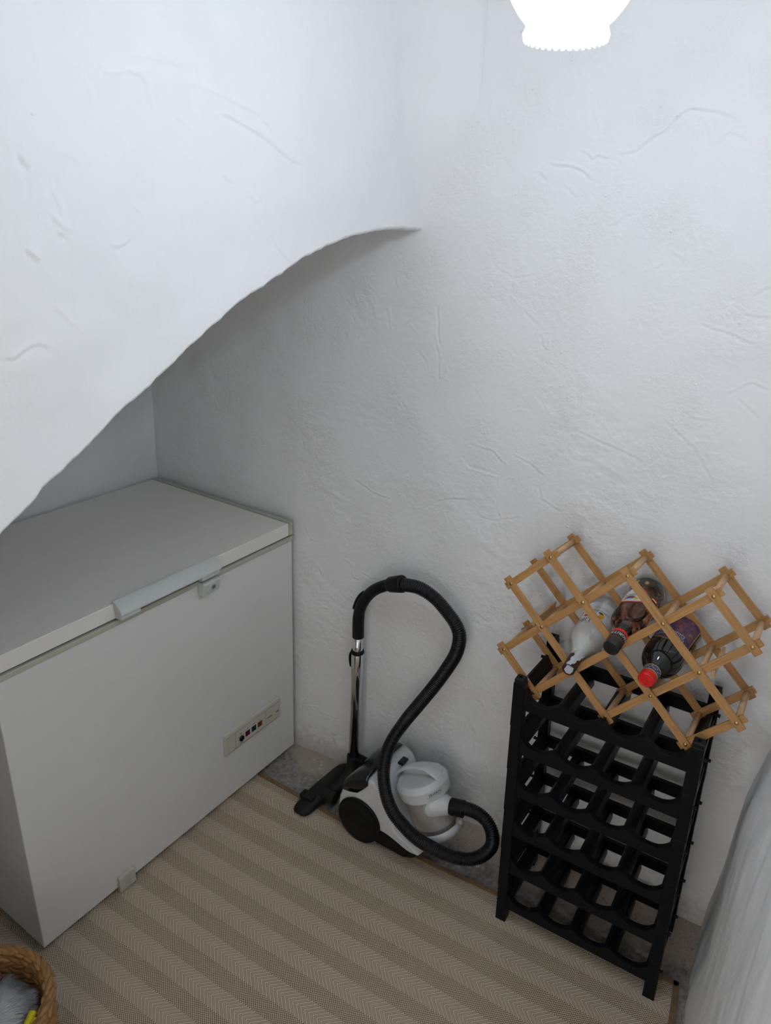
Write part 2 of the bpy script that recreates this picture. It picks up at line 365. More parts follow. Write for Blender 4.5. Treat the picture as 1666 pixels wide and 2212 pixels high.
# ---- arch face + soffit (the underside of the stair vault over the freezer)
ARCH = [(-1.75, 0.0), (-1.4, 0.28), (-1.0, 0.62), (-0.6, 0.955), (-0.35, 1.150), (-0.132, 1.323), (-0.11, 1.338), (-0.069, 1.361), (-0.059, 1.374), (-0.017, 1.397), (0.035, 1.427), (0.082, 1.458), (0.12, 1.479), (0.16, 1.5), (0.222, 1.536), (0.288, 1.574), (0.371, 1.618), (0.472, 1.659), (0.541, 1.686), (0.614, 1.707), (0.676, 1.724), (0.758, 1.739), (0.83, 1.746), (0.907, 1.748), (0.969, 1.744), (1.06, 1.741)]
YF = -0.40
z8 = lambda L_: [(x / 2.38, 100 + y / 2.38) for x, y in L_]
BA = [(z8([(480, 75), (520, 110), (545, 145), (610, 140), (660, 125), (730, 150), (760, 210), (780, 300), (800, 370)]), 0.0012), (z8([(820, 190), (930, 180), (1020, 205), (1130, 245), (1210, 295), (1300, 330), (1440, 470)]), 0.0010), (z8([(1060, 345), (1110, 360), (1150, 350), (1230, 385), (1320, 440), (1420, 515), (1500, 590), (1580, 615)]), 0.0012),
      (z8([(75, 560), (105, 600), (140, 630)]), 0.0022), (z8([(125, 1045), (160, 1075), (195, 1110)]), 0.0022), (z8([(240, 730), (290, 800), (320, 900)]), 0.0010), (z8([(1350, 900), (1400, 980), (1440, 1050), (1505, 1130)]), 0.0009), (z8([(910, 610), (960, 665)]), 0.0008), (z8([(1140, 650), (1180, 690), (1220, 700)]), 0.0008), (z8([(300, 560), (350, 570), (410, 610)]), 0.0008),
      (z8([(250, 870), (300, 910), (330, 950), (370, 940)]), 0.0014), (z8([(290, 960), (345, 985)]), 0.0014), (z8([(680, 830), (720, 860), (740, 865)]), 0.001), (z8([(560, 1020), (600, 1030), (680, 995)]), 0.001), (z8([(270, 1350), (320, 1370), (360, 1420), (410, 1445)]), 0.001), (z8([(0, 1590), (60, 1612), (120, 1560), (200, 1530), (270, 1560)]), 0.0012), (z8([(1290, 760), (1310, 795), (1340, 790), (1350, 760)]), 0.0008), (z8([(880, 345), (920, 370), (1000, 440)]), 0.0007), (z8([(500, 40), (650, 60), (800, 65), (1000, 110)]), 0.0007)]
rs = np.random.RandomState(14)
lines = [(wobble([on_y(*q) for q in pts], rs, 0.0015), a_) for pts, a_ in BA] + random_marks(rs, 70, -0.6, 0.95, 1.3, 2.3, 0.0006)
x1d = np.concatenate([np.linspace(-1.75, -0.35, 120)[:-1], np.linspace(-0.35, 1.05, 481)]); rs = np.random.RandomState(5)
z0 = ninterp(x1d, ARCH) + 0.0020 * fbm(x1d, x1d * 0, 24, 3, 41) + 0.0010 * fbm(x1d, x1d * 0, 110, 2, 44)
tj = np.concatenate([[0, 0], np.linspace(0, 1, 300) ** 1.15]); Xf = np.repeat(x1d[:, None], len(tj), 1)
Zf = z0[:, None] + 0.007 + (CEIL - z0[:, None] - 0.007) * tj[None, :]; Zf[:, 0] = z0; Zf[:, 1] = z0 + 0.002
Rr = 0.14 * nstep(1.75, 2.02, Zf); dd = np.clip(Xf - (1.0 - Rr), 0, Rr * 0.999)
Yf = YF - (Rr - np.sqrt(np.maximum(0, Rr ** 2 - dd ** 2))) + (0.006 * fbm(Xf, Zf, 2.0, 2, 51) + 0.0016 * fbm(Xf, Zf, 8.0, 3, 55) + 0.0004 * fbm(Xf, Zf, 26, 3, 59)) * nstep(0, 0.1, Zf - z0[:, None]) + 1.5 * marks(Xf, Zf, lines, 0.0042)
Yf[:, 0] = YF + 0.010; Yf[:, 1] = YF + 0.003
ysof = np.array([0.72, 0.45, 0.15, -0.10, -0.30]); Xf = np.concatenate([np.repeat(x1d[:, None], 5, 1), Xf], 1); Zf = np.concatenate([z0[:, None] + 0.0 * ysof[None, :], Zf], 1); Yf = np.concatenate([np.repeat(ysof[None, :], 600, 0), Yf], 1)
np_mesh('wall_arch', Xf, Yf, Zf, plaster('plaster_arch_wall', 0.45, col=(0.87, 0.87, 0.87), spots=[((0.0, -0.4, 1.88), 0.005, (0.62, 0.55, 0.42))]))
Xn, Zn = np.meshgrid(np.linspace(-1.9, 1.0, 120), np.linspace(-0.02, CEIL, 100), indexing='ij')
Yn = 0.668 - 0.02 * nstep(0.93, 1.0, Xn) + 0.005 * fbm(Xn, Zn, 3, 3, 61)
np_mesh('wall_niche', Xn, Yn, Zn, plaster('plaster_niche', 0.4, col=(0.85, 0.85, 0.86)))
Yl, Zl = np.meshgrid(np.linspace(-0.86, 0.70, 80), np.linspace(-0.02, CEIL, 60), indexing='ij')
np_mesh('wall_left_light_block', -1.05 + 0.005 * fbm(Yl, Zl, 3, 2, 71), Yl, Zl, bpy.data.materials['plaster_niche'])  # added unseen wall, blocks world light from the freezer's left side
def grid(bm, nx, ny, f):
    V = [[bm.verts.new(f(i, j)) for j in range(ny + 1)] for i in range(nx + 1)]
    for i in range(nx):
        for j in range(ny): bm.faces.new((V[i][j], V[i + 1][j], V[i + 1][j + 1], V[i][j + 1]))
    return V
# ceiling
bm = bmesh.new(); grid(bm, 20, 20, lambda i, j: Vector((lerp(-2.2, 1.15, i / 20), lerp(-1.9, 0.75, j / 20), CEIL)))
obj('ceiling', bm, plaster('plaster_ceiling', 0.6), kind='structure')
# floor
MF = mat('concrete_floor', (0.3, 0.29, 0.27), 0.85); a = N(MF); v = a.coord()
g1 = a.noise(v, 7, 6, 0.6, 0.5); g2 = a.noise(v, 60, 6, 0.7); g3 = a.noise(v, 3.2, 3, 0.5, 0.5)
c = a.mix(a.smooth(g2, 0.3, 0.7), (0.20, 0.185, 0.165), (0.40, 0.38, 0.35))
sp = a.n('ShaderNodeSeparateXYZ'); a.l(v, sp.inputs[0])
nearwall = a.smooth(a.math('ADD', sp.outputs[0], a.math('MULTIPLY', g1, 0.16)), 0.985, 1.03)
c = a.mix(a.math('MULTIPLY', nearwall, 0.8), c, (0.50, 0.42, 0.345))
wsp = a.math('SUBTRACT', 1.0, a.smooth(a.voro(a.vadd(v, a.vmul(a.n('ShaderNodeTexNoise').outputs['Color'], (0.0, 0.0, 0.0))), 26), 0.05, 0.22))
c = a.mix(a.math('MULTIPLY', a.math('MULTIPLY', wsp, a.smooth(g3, 0.5, 0.6)), 0.8), c, (0.62, 0.60, 0.57))
c = a.mix(a.math('MULTIPLY', a.smooth(a.noise(v, 130, 3), 0.62, 0.72), 0.7), c, (0.09, 0.08, 0.07))
a.l(c, a.b.inputs['Base Color']); a.l(a.bump(a.math('ADD', g1, a.math('MULTIPLY', g2, 0.3)), 0.012), a.b.inputs['Normal'])
bm = bmesh.new(); grid(bm, 110, 80, lambda i, j: Vector((lerp(-2.2, 1.15, i / 110), lerp(-1.85, 0.75, j / 80), -0.001 + 0.012 * sstep(0.93, 1.08, lerp(-2.2, 1.15, i / 110)) + 0.003 * noise.noise(Vector((i * 0.35, j * 0.35, 0.5))) - 0.002)))
obj('floor', bm, MF, smooth=True, kind='structure')

# ================================================================= RUG
MR = mat('rug_weave', (0.3, 0.26, 0.2), 0.9, spec=0.15); a = N(MR); v = a.coord(); sp = a.n('ShaderNodeSeparateXYZ'); a.l(v, sp.inputs[0])
X = sp.outputs[0]; Y = sp.outputs[1]
P = 0.0983
wob = a.math('MULTIPLY', a.math('SUBTRACT', a.noise(v, 6, 2), 0.5), 0.004)
Xs = a.math('ADD', a.math('ADD', X, a.math('MULTIPLY', Y, 0.047)), wob)      # bands run almost along -Y
nn_ = a.math('DIVIDE', a.math('SUBTRACT', a.math('SQRT', a.math('ADD', 0.0915 ** 2, a.math('MULTIPLY', a.math('ADD', Xs, 0.035), 4 * 0.00055))), 0.0915), 2 * 0.00055)
gg = a.math('ABSOLUTE', a.math('SUBTRACT', a.math('FRACT', a.math('ADD', nn_, 40.5)), 0.5))
inband = a.math('LESS_THAN', gg, 0.275)
du = a.math('MULTIPLY', gg, 0.0965)
vv = a.math('ADD', Y, a.math('MULTIPLY', du, 1.06))
fr = a.math('FRACT', a.math('DIVIDE', a.math('ADD', vv, 5.0), 0.0122))
tri = a.math('ABSOLUTE', a.math('SUBTRACT', fr, 0.5))          # 0 at line centre
light = a.math('SUBTRACT', 1.0, a.smooth(tri, 0.09, 0.15))
dk = a.math('MULTIPLY', a.smooth(tri, 0.13, 0.19), a.math('SUBTRACT', 1.0, a.smooth(tri, 0.24, 0.31)))
core = a.noise(v, 900, 2)
band = a.mix(a.math('MULTIPLY', core, 0.6), (0.56, 0.475, 0.37), (0.43, 0.345, 0.26))
band = a.mix(dk, band, (0.25, 0.185, 0.125)); band = a.mix(light, band, (0.84, 0.76, 0.62))
fw = 0.0045
cx_ = a.math('SINE', a.math('MULTIPLY', a.math('ADD', Xs, Y), 2 * PI / (0.0045 * 1.4142))); cy_ = a.math('SINE', a.math('MULTIPLY', a.math('SUBTRACT', a.math('MULTIPLY', Xs, 1.04), Y), 2 * PI / (0.0046 * 1.4142)))
dots = a.smooth(a.math('ADD', cx_, cy_), -1.0, 1.1)
weave = a.mix(dots, (0.17, 0.12, 0.075), (0.80, 0.70, 0.54))
c = a.mix(inband, weave, band)
c = a.mix(a.math('MULTIPLY', a.smooth(a.noise(v, 3, 3), 0.35, 0.75), 0.20), c, (0.52, 0.45, 0.36))
a.l(c, a.b.inputs['Base Color'])
hgt = a.mix(inband, dots, light)
hb = a.n('ShaderNodeRGBToBW'); a.l(hgt, hb.inputs[0]); a.l(a.bump(hb.outputs[0], 0.0011), a.b.inputs['Normal'])
EDGE = [(0.800, 0.36), (0.800, 0.0), (0.801, -0.15), (0.799, -0.325), (0.812, -0.50), (0.825, -0.665), (0.845, -0.86), (0.857, -1.05), (0.867, -1.307), (0.873, -1.352)]
def rug_end(x): return interp(x, [(-1.6, -1.66), (-0.63, -1.52), (0.4, -1.405), (0.775, -1.366), (0.873, -1.352)])
rug = thing('rug', 'beige and brown flat-woven rug with zigzag bands and brown bound edge on the floor', 'rug', (0, -0.5, 0))
bm = bmesh.new(); NX = 60; NY = 60
def re(y):
    E = sorted([(-q[1], q[0]) for q in EDGE]); return interp(-y, E)
def rf(i, j, inset=0.0, z=0.0052):
    t = i / NX; s = j / NY
    y0 = 0.36; 
    xr = 0.8
    x = lerp(-1.6, 0.8, t)
    y = lerp(y0, rug_end(x) , s); x = lerp(-1.6, re(y), t); y = lerp(y0, rug_end(x), s)
    return Vector((x, y, z + 0.0010 * noise.noise(Vector((x * 3, y * 3, 0)))))
V = grid(bm, NX, NY, lambda i, j: rf(i, j))
B = [V[i][0] for i in range(NX + 1)] + [V[NX][j] for j in range(1, NY + 1)] + [V[i][NY] for i in range(NX - 1, -1, -1)] + [V[0][j] for j in range(NY - 1, 0, -1)]
Bl = [bm.verts.new(Vector((q.co.x, q.co.y, 0.0))) for q in B]
for i in range(len(B)): k = (i + 1) % len(B); bm.faces.new((B[i], B[k], Bl[k], Bl[i]))
ro = obj('woven_field', bm, MR, rug)
for vtx in ro.data.vertices: vtx.co.y += -0.5 - 0.0        # object coordinates equal world coordinates for the weave
ro.location.y = 0.5
MB_ = plain_noise('rug_binding', (0.20, 0.125, 0.062), 0.85, 350, 0.0006, 0.3)
bm = bmesh.new(); bw = 0.012
def ribbon(pts, side, z0=0.0, z1=0.0095):
    n = len(pts)
    for k in range(n - 1):
        p, q = pts[k], pts[k + 1]
        def off(i):
            t = (Vector(pts[min(i + 1, n - 1)]) - Vector(pts[max(i - 1, 0)])).normalized(); return Vector((-t.y, t.x)) * side
        a0, a1 = off(k), off(k + 1)
        P0 = Vector(p); P1 = Vector(q); o0 = P0 - a0 * 0.0015; o1 = P1 - a1 * 0.0015; i0 = P0 + a0 * bw; i1 = P1 + a1 * bw
        vs = [bm.verts.new((q_.x, q_.y, z)) for q_, z in ((o0, z0), (o1, z0), (i1, z0), (i0, z0), (o0, z1), (o1, z1), (i1, z1), (i0, z1))]
        for f in ((4, 5, 6, 7), (0, 1, 5, 4), (3, 7, 6, 2)): bm.faces.new([vs[x] for x in f])
edge_pts = [(re(y), y) for y in frange(0.36, -1.352, 50)]
ribbon(edge_pts, -1)
ribbon([(x, rug_end(x)) for x in frange(0.873, -1.6, 40)], -1)
bmesh.ops.remove_doubles(bm, verts=bm.verts, dist=1e-5)
obj('edge_binding', bm, MB_, rug)

# ================================================================= FREEZER
L, D = 0.964, 0.637
fz = thing('chest_freezer', 'old off-white chest freezer with grey lid handle in the niche under the arch', 'freezer', (L / 2, D / 2, 0.007))
bm = box(bmesh.new(), (0, 0, 0.024), (L, D, 0.822)); obj('body', bm, M_ENAMEL, fz, bevel=0.003, seg=2)
bm = bmesh.new(); box(bm, (-0.003, -0.004, 0.8205), (L + 0.003, D, 0.8345)); obj('body_rim', bm, M_TRIM, fz, bevel=0.0025)
bm = bmesh.new(); box(bm, (0.006, 0.006, 0.833), (L - 0.006, D - 0.005, 0.841)); obj('lid_gasket', bm, M_GASKET, fz)
lid = obj('lid', box(bmesh.new(), (-0.001, -0.001, 0.8395), (L - 0.0155, D - 0.002, 0.8815)), M_LIDTOP, fz, bevel=0.0025)
lid['label'] = 'cream lid with beige cast'
obj('lid_end_strip', box(bmesh.new(), (L - 0.0145, -0.002, 0.840), (L + 0.003, D - 0.002, 0.884)), M_TRIM, lid, bevel=0.0015)
# handle : sloping hood over a finger slot, with two feet
T = lambda y, z, x: Vector((x, y, z))
hd = obj('lid_handle', prism(bmesh.new(), [(0.004, 0.8825), (0.002, 0.8895), (-0.006, 0.8885), (-0.020, 0.8785), (-0.030, 0.867), (-0.0325, 0.860), (-0.031, 0.856), (-0.027, 0.857), (-0.018, 0.862), (-0.006, 0.864), (-0.001, 0.864)], T, 0.306, 0.634), M_HANDLE, fz, bevel=0.0022, seg=3)
hd['label'] = 'grey hood handle'
for x0, x1 in ((0.309, 0.366), (0.569, 0.632)): bm = prism(bmesh.new(), [(-0.0012, 0.872), (-0.026, 0.862), (-0.027, 0.846), (-0.024, 0.8415), (-0.0012, 0.8405)], T, x0, x1); obj('handle_foot', bm, M_HANDLE, hd, bevel=0.002, seg=3)
bm = bmesh.new(); box(bm, (0.37, -0.0025, 0.8415), (0.566, -0.0012, 0.8505)); obj('handle_slot', bm, M_GASKET, hd)
for xq in (0.335, 0.615): obj('screw_cover', cyl(bmesh.new(), (xq, -0.0268, 0.855), (xq, -0.0285, 0.8552), 0.004, 16), M_HANDLE, hd)
lk = obj('lock_housing', prism(bmesh.new(), [(-0.0008, 0.8325), (-0.026, 0.8335), (-0.029, 0.829), (-0.023, 0.799), (-0.018, 0.793), (-0.0008, 0.790)], T, 0.5715, 0.632), M_HANDLE, fz, bevel=0.003, seg=3)
ld = Vector((0, -1, -0.14)).normalized(); lc = Vector((0.604, -0.0245, 0.815))
obj('lock_ring', lathe(bmesh.new(), [(0, 0.0125), (0.002, 0.0125), (0.003, 0.0105), (0.003, 0.0085)], lc, ld, 32), M_HANDLE, lk, smooth=False)
bm = lathe(bmesh.new(), [(0.001, 0.0078), (0.0045, 0.0078), (0.0052, 0.007), (0.0052, 0.0052), (0.0040, 0.005)], lc, ld, 28); obj('lock_cylinder', bm, M_STEEL, lk)
bm = bmesh.new(); box(bm, (lc.x - 0.004, lc.y - 0.0052, lc.z - 0.002), (lc.x + 0.004, lc.y - 0.0040, lc.z - 0.0004)); obj('keyhole', bm, M_DARKPRINT, lk)
# control panel
cp = obj('control_panel', prism(bmesh.new(), [(-0.0004, 0.276), (-0.006, 0.2735), (-0.0095, 0.264), (-0.0095, 0.202), (-0.006, 0.197), (-0.0004, 0.195)], T, 0.632, 0.884), M_PANEL, fz, bevel=0.0012)
bm = bmesh.new(); yp = -0.0098
for xx in (0.6755, 0.814): box(bm, (xx, yp, 0.204), (xx + 0.0008, yp + 0.001, 0.262))
box(bm, (0.636, yp, 0.2035), (0.880, yp + 0.001, 0.2043)); box(bm, (0.636, yp, 0.262), (0.880, yp + 0.001, 0.2628))
obj('panel_groove', bm, mat('groove', (0.20, 0.195, 0.165), 0.7), cp)
kb = obj('dial', lathe(bmesh.new(), [(0, 0.0098), (0.003, 0.0098), (0.004, 0.009), (0.004, 0.006), (0.0025, 0.0055)], (0.701, yp, 0.2265), (0, -1, 0), 32), M_GLOSSBLACK, cp)
kb['label'] = 'small black dial'
for nm, xx, cc, lb in (('red_light', 0.7285, (0.12, 0.008, 0.025), 'dark red square lamp'), ('green_light', 0.7568, (0.002, 0.035, 0.035), 'dark green square lamp'), ('amber_light', 0.785, (0.20, 0.045, 0.004), 'amber square lamp')):
    fr_ = obj('light_frame', box(bmesh.new(), (xx - 0.0112, yp - 0.0006, 0.2185), (xx + 0.0112, yp + 0.001, 0.2405)), mat('light_frame', (0.55, 0.53, 0.47), 0.5), cp)
    q = obj('indicator_light', box(bmesh.new(), (xx - 0.0098, yp - 0.0012, 0.2200), (xx + 0.0098, yp, 0.2392)), mat(nm, cc, 0.25), fr_); q['label'] = lb
def PT(x0, z0): return lambda x, y, z: Vector((x0 + x, yp - 0.0004 - z, z0 + y))
pr = text_bm('MAX', 0.0075, PT(0.700, 0.2105))
for k in range(7):
    an = math.radians(-40 + k * 45 + 0); 
    if k in (5, 6): continue
    q = Vector((0.701 + 0.014 * math.cos(an), yp - 0.0004, 0.2265 + 0.014 * math.sin(an)))
    box(pr, (q.x - 0.0009, q.y, q.z - 0.0012), (q.x + 0.0009, q.y + 0.0004, q.z + 0.0012))
for xx, w_ in ((0.6985, 0.006), (0.728, 0.005), (0.757, 0.008), (0.785, 0.004)):
    box(pr, (xx - w_ / 2, yp - 0.0004, 0.2455), (xx + w_ / 2, yp, 0.2468)); box(pr, (xx + w_ / 2, yp - 0.0004, 0.2445), (xx + w_ / 2 + 0.0012, yp, 0.2492))
obj('panel_print', pr, mat('worn_print', (0.16, 0.155, 0.14), 0.7), cp); pr = bmesh.new()
for xx, w_ in ((0.834, 0.026), (0.8705, 0.018)):      # two worn words, unreadable even in the photograph
    for k in range(int(w_ / 0.0034)): box(pr, (xx - w_ / 2 + k * 0.0034, yp - 0.0003, 0.2255), (xx - w_ / 2 + k * 0.0034 + 0.0024, yp, 0.2255 + 0.0046 + 0.0008 * (k % 2)))
obj('worn_word', pr, bpy.data.materials['worn_print'], cp)
# drain cover near the bottom edge
dr = obj('drain_cover', prism(bmesh.new(), [(-0.0003, 0.0625), (-0.0075, 0.0605), (-0.011, 0.053), (-0.011, 0.012), (-0.007, 0.0095), (-0.0003, 0.009)], T, 0.222, 0.274), mat('ivory_plastic', (0.52, 0.51, 0.42), 0.45), fz, bevel=0.002, seg=3)
bm = bmesh.new(); T2 = lambda x, y, t: Vector((0.248 + x, -0.0112 - t, 0.033 + y))
prism(bm, [(0.009 * math.cos(k * PI / 12), 0.009 * math.sin(k * PI / 12)) for k in range(24)], T2, 0, 0.0006)
obj('drain_emblem', bm, mat('ivory_emblem', (0.44, 0.43, 0.36), 0.6), dr)
for x in (0.06, L - 0.07):
    for y in (0.07, D - 0.07): obj('foot', lathe(bmesh.new(), [(0, 0.022), (0.018, 0.020)], (x, y, 0.007), (0, 0, 1), 20), M_BLACK, fz)

# ================================================================= BLACK STACKING WINE RACK
O = Vector((0.7698987, -0.8898544, 0.0065)); U = Vector((0.0430937, -0.9990710, 0)); Vv = Vector((0.9990710, 0.0430937, 0)); Nn = Vector((-0.0299998, 0.0306384, 0.9990802))
RW, RD, RH, PS = 0.4225, 0.250, 0.785, 0.027
K = lambda a_, b_, c_: O + U * a_ + Vv * b_ + Nn * c_
wr = thing('wine_rack', 'tall black plastic stacking wine rack of six empty tiers against the wall', 'wine rack', K(RW / 2, RD / 2, 0))
for (a0, b0) in ((0, 0), (RW - PS, 0), (0, RD - PS), (RW - PS, RD - PS)):
    bm = bmesh.new(); top = RH
    ls = [0.0] + [0.0] * 0
    segs = [(0.0, 0.125, 0.0006)] + [(0.125 + k * 0.131, 0.125 + (k + 1) * 0.131, 0.0006) for k in range(5)]
    for (c0, c1, ins) in segs:
        c1 = min(c1, top - 0.012); e = 0.0005
        T = lambda x, y, z: K(a0 + x, b0 + y, z)
        vs = [bm.verts.new(T(x, y, z)) for z, g in ((c0, -e), (c1 - 0.001, e), (c1, e + 0.0012)) for x, y in ((g, g), (PS - g, g), (PS - g, PS - g), (g, PS - g))]
        for r in range(2):
            for k in range(4): bm.faces.new((vs[r * 4 + k], vs[r * 4 + (k + 1) % 4], vs[r * 4 + 4 + (k + 1) % 4], vs[r * 4 + 4 + k]))
        bm.faces.new(vs[:4][::-1]); bm.faces.new(vs[8:])
    obj('post', bm, M_BLACK, wr, bevel=0.0012)
    # plug on top with a hole
    cc = [K(a0 + PS / 2, b0 + PS / 2, 0)]
    bm = bmesh.new(); sq = []
    def sqr(h, z, n=24):
        out = []
        for k in range(n):
            t = 2 * PI * k / n; cx, sy = math.cos(t), math.sin(t); mx = max(abs(cx), abs(sy)); out.append(K(a0 + PS / 2 + h * cx / mx, b0 + PS / 2 + h * sy / mx, z))
        return out
    def rnd(r, z, n=24): return [K(a0 + PS / 2 + r * math.cos(2 * PI * k / n), b0 + PS / 2 + r * math.sin(2 * PI * k / n), z) for k in range(n)]
    rings = [sqr(0.0115, top - 0.013), sqr(0.0115, top - 0.003), sqr(0.0100, top), rnd(0.0040, top), rnd(0.0038, top - 0.012)]
    R_ = [[bm.verts.new(q) for q in ring] for ring in rings]
    for A_, B_ in zip(R_, R_[1:]):
        for k in range(24): bm.faces.new((A_[k], A_[(k + 1) % 24], B_[(k + 1) % 24], B_[k]))
    bm.faces.new(R_[-1]); obj('post_plug', bm, M_BLACKMAT, wr)
CTRL = [(0.0235, 0.1085), (0.034, 0.088), (0.049, 0.0745), (0.0665, 0.0700), (0.084, 0.0725), (0.098, 0.0815), (0.1075, 0.0890), (0.1135, 0.0902), (0.1195, 0.0890), (0.129, 0.0815), (0.143, 0.0735), (0.160, 0.0700), (0.177, 0.0735), (0.191, 0.0815), (0.2005, 0.0890), (0.2065, 0.0902),
        (0.2125, 0.0890), (0.222, 0.0815), (0.236, 0.0735), (0.253, 0.0705), (0.270, 0.0735), (0.284, 0.0815), (0.2935, 0.0890), (0.2995, 0.0902), (0.3055, 0.0890), (0.315, 0.0815), (0.329, 0.0735), (0.3475, 0.0705), (0.367, 0.0735), (0.384, 0.086), (0.399, 0.1085)]
top_c = catmull([(a_, c_, 0) for a_, c_ in CTRL], 3)
def wavy(z0, v0, v1, flange, back):
    bm = bmesh.new()
    T = lambda x, y, t: K(x, t, y)
    n = len(top_c)
    up = [(q.x, q.y + z0) for q in top_c]; lo = [(q.x, 0.0465 + z0) for q in top_c]
    def strip(A_, B_, t0, t1):
        a0_ = [bm.verts.new(T(x, y, t0)) for x, y in A_]; b0_ = [bm.verts.new(T(x, y, t0)) for x, y in B_]; a1_ = [bm.verts.new(T(x, y, t1)) for x, y in A_]; b1_ = [bm.verts.new(T(x, y, t1)) for x, y in B_]
        for k in range(len(A_) - 1):
            bm.faces.new((a0_[k], a0_[k + 1], b0_[k + 1], b0_[k])); bm.faces.new((a1_[k], b1_[k], b1_[k + 1], a1_[k + 1]))
            bm.faces.new((a0_[k], a1_[k], a1_[k + 1], a0_[k + 1])); bm.faces.new((b0_[k], b0_[k + 1], b1_[k + 1], b1_[k]))
        bm.faces.new((a0_[0], b0_[0], b1_[0], a1_[0])); bm.faces.new((a0_[-1], a1_[-1], b1_[-1], b0_[-1]))
    strip(up, lo, v0, v1)
    f0, f1 = (v1, v1 + flange) if not back else (v0 - flange, v0)
    strip([(x, y) for x, y in up], [(x, y - 0.0035) for x, y in up], f0, f1)
    return bm
HUMP = (0.1135, 0.2065, 0.2995)
for k in range(6):
    z0 = 0.131 * k
    obj('front_bar', wavy(z0, 0.0045, 0.0095, 0.0125, False), M_BLACK, wr, bevel=0.0009, seg=2)
    bm = box(bmesh.new(), (PS - 0.002, RD - 0.012, z0 + 0.0370), (RW - PS + 0.002, RD - 0.006, z0 + 0.0750), K); box(bm, (PS - 0.002, RD - 0.018, z0 + 0.0720), (RW - PS + 0.002, RD - 0.0062, z0 + 0.0752), K)
    obj('back_bar', bm, M_BLACK, wr)
    for h in HUMP:
        bm = bmesh.new(); T = lambda x, y, t: K(h + x, t, z0 + y - 0.030 * t / RD)
        prof = [(-0.0175, 0.052), (-0.0160, 0.066), (-0.0125, 0.078), (-0.0070, 0.0845), (0, 0.0862), (0.0070, 0.0845), (0.0125, 0.078), (0.0160, 0.066), (0.0175, 0.052), (0.0150, 0.052), (0.0135, 0.065), (0.0100, 0.075), (0, 0.082), (-0.0100, 0.075), (-0.0135, 0.065), (-0.0150, 0.052)]
        prism(bm, prof, T, 0.0098, RD - 0.0125)
        obj('rail', bm, M_BLACK, wr)
    for s_ in (-1, 1):
        # each tier's side : a thin wavy outer web and a half trough leaning inwards
        mir = (lambda q: q) if s_ < 0 else (lambda q: RW - q)
        T = lambda x, y, t: K(mir(x), t, z0 + y - 0.026 * t / RD)
        prof = [(0.0085, 0.1085), (0.0140, 0.1085), (0.0180, 0.1000), (0.0250, 0.0900), (0.0340, 0.0810), (0.0350, 0.0640), (0.0330, 0.0640), (0.0320, 0.0780), (0.0235, 0.0870), (0.0160, 0.0970), (0.0110, 0.1030), (0.0110, 0.0600), (0.0085, 0.0600)]
        sd = obj('side_rail', prism(bmesh.new(), prof, T, PS - 0.001, RD - PS + 0.001), M_BLACK, wr)
        T = lambda x, y, t: K(mir(t), x, z0 + y)
        ts = frange(PS - 0.001, RD - PS + 0.001, 20); mid = RD / 2
        lo = [(q, 0.020 + 0.052 * abs((q - mid) / (mid - PS)) ** 1.6 * 0 + 0.030 * math.cos((q - mid) / (mid - PS) * PI / 2) ** 1.0) for q in ts]
        prism(bmesh.new(), [(0, 0), (1, 0), (0, 1)], lambda x, y, t: Vector((x, y, t)), 0, 1).free()
        obj('side_web', prism(bmesh.new(), [(q, 0.062) for q in ts] + [(q, 0.058 - 0.024 * (1 - abs(2 * k / 20 - 1) ** 2)) for k, q in list(enumerate(ts))[::-1]], T, 0.004, 0.0065), M_BLACK, wr)
        for b_ in (PS + 0.004, RD - PS - 0.010):
            bm = cyl(bmesh.new(), K(mir(0.006), b_, z0 + 0.072), K(mir(-0.0065), b_, z0 + 0.072), 0.0042, 12); obj('peg', bm, M_BLACK, sd)

# ================================================================= BAMBOO RACK ON TOP
WO = Vector((0.80549269, -0.72172539, 0.90036767)); WU = Vector((0.01000536, -0.0823928, 0.08845908)); WV = Vector((-0.00710355, -0.09012782, -0.08087154)); WD = Vector((0.15302755, 0.00189013, -0.01554801))
Wd = WD.normalized(); DD = WD.length
br = thing('bamboo_bottle_rack', 'folding bamboo lattice bottle rack holding three bottles on top of the black rack', 'bottle rack', WO + WU + WV * 3)
def node(i, j, d=0.0): return WO + WU * i + WV * j + Wd * d
A_SL = [(0, 1, 2), (1, 0, 3), (2, 0, 4), (3, 1, 4), (4, 2, 3)]   # i, j0, j1   down to the right
B_SL = [(0, 1, 2), (1, 0, 3), (2, 0, 4), (3, 1, 4), (4, 2, 3)]   # j, i0, i1   up to the right
SW, STK = 0.0172, 0.0066
def slat(p, q, d0, ext=0.0185):
    d = (q - p); Ln = d.length; ax = d.normalized(); yv = Wd.cross(ax).normalized()
    c = (p + q) / 2 + Wd * (d0 + STK / 2)
    bm = box(bmesh.new(), (-Ln / 2 - ext, -SW / 2, -STK / 2), (Ln / 2 + ext, SW / 2, STK / 2))
    me = bpy.data.meshes.new('slat'); bm.to_mesh(me); bm.free(); me.materials.append(M_WOOD)
    o = bpy.data.objects.new('slat', me); C.objects.link(o); o.parent = br
    M4 = Matrix.Identity(4)
    for r in range(3): M4[r][0] = ax[r]; M4[r][1] = yv[r]; M4[r][2] = Wd[r]; M4[r][3] = (c - br.location)[r]
    o.matrix_local = M4
    b = o.modifiers.new('bevel', 'BEVEL'); b.width = 0.0007; b.segments = 2
    return o
def child_world(o): return br.matrix_local @ o.matrix_local
nodes_ = []
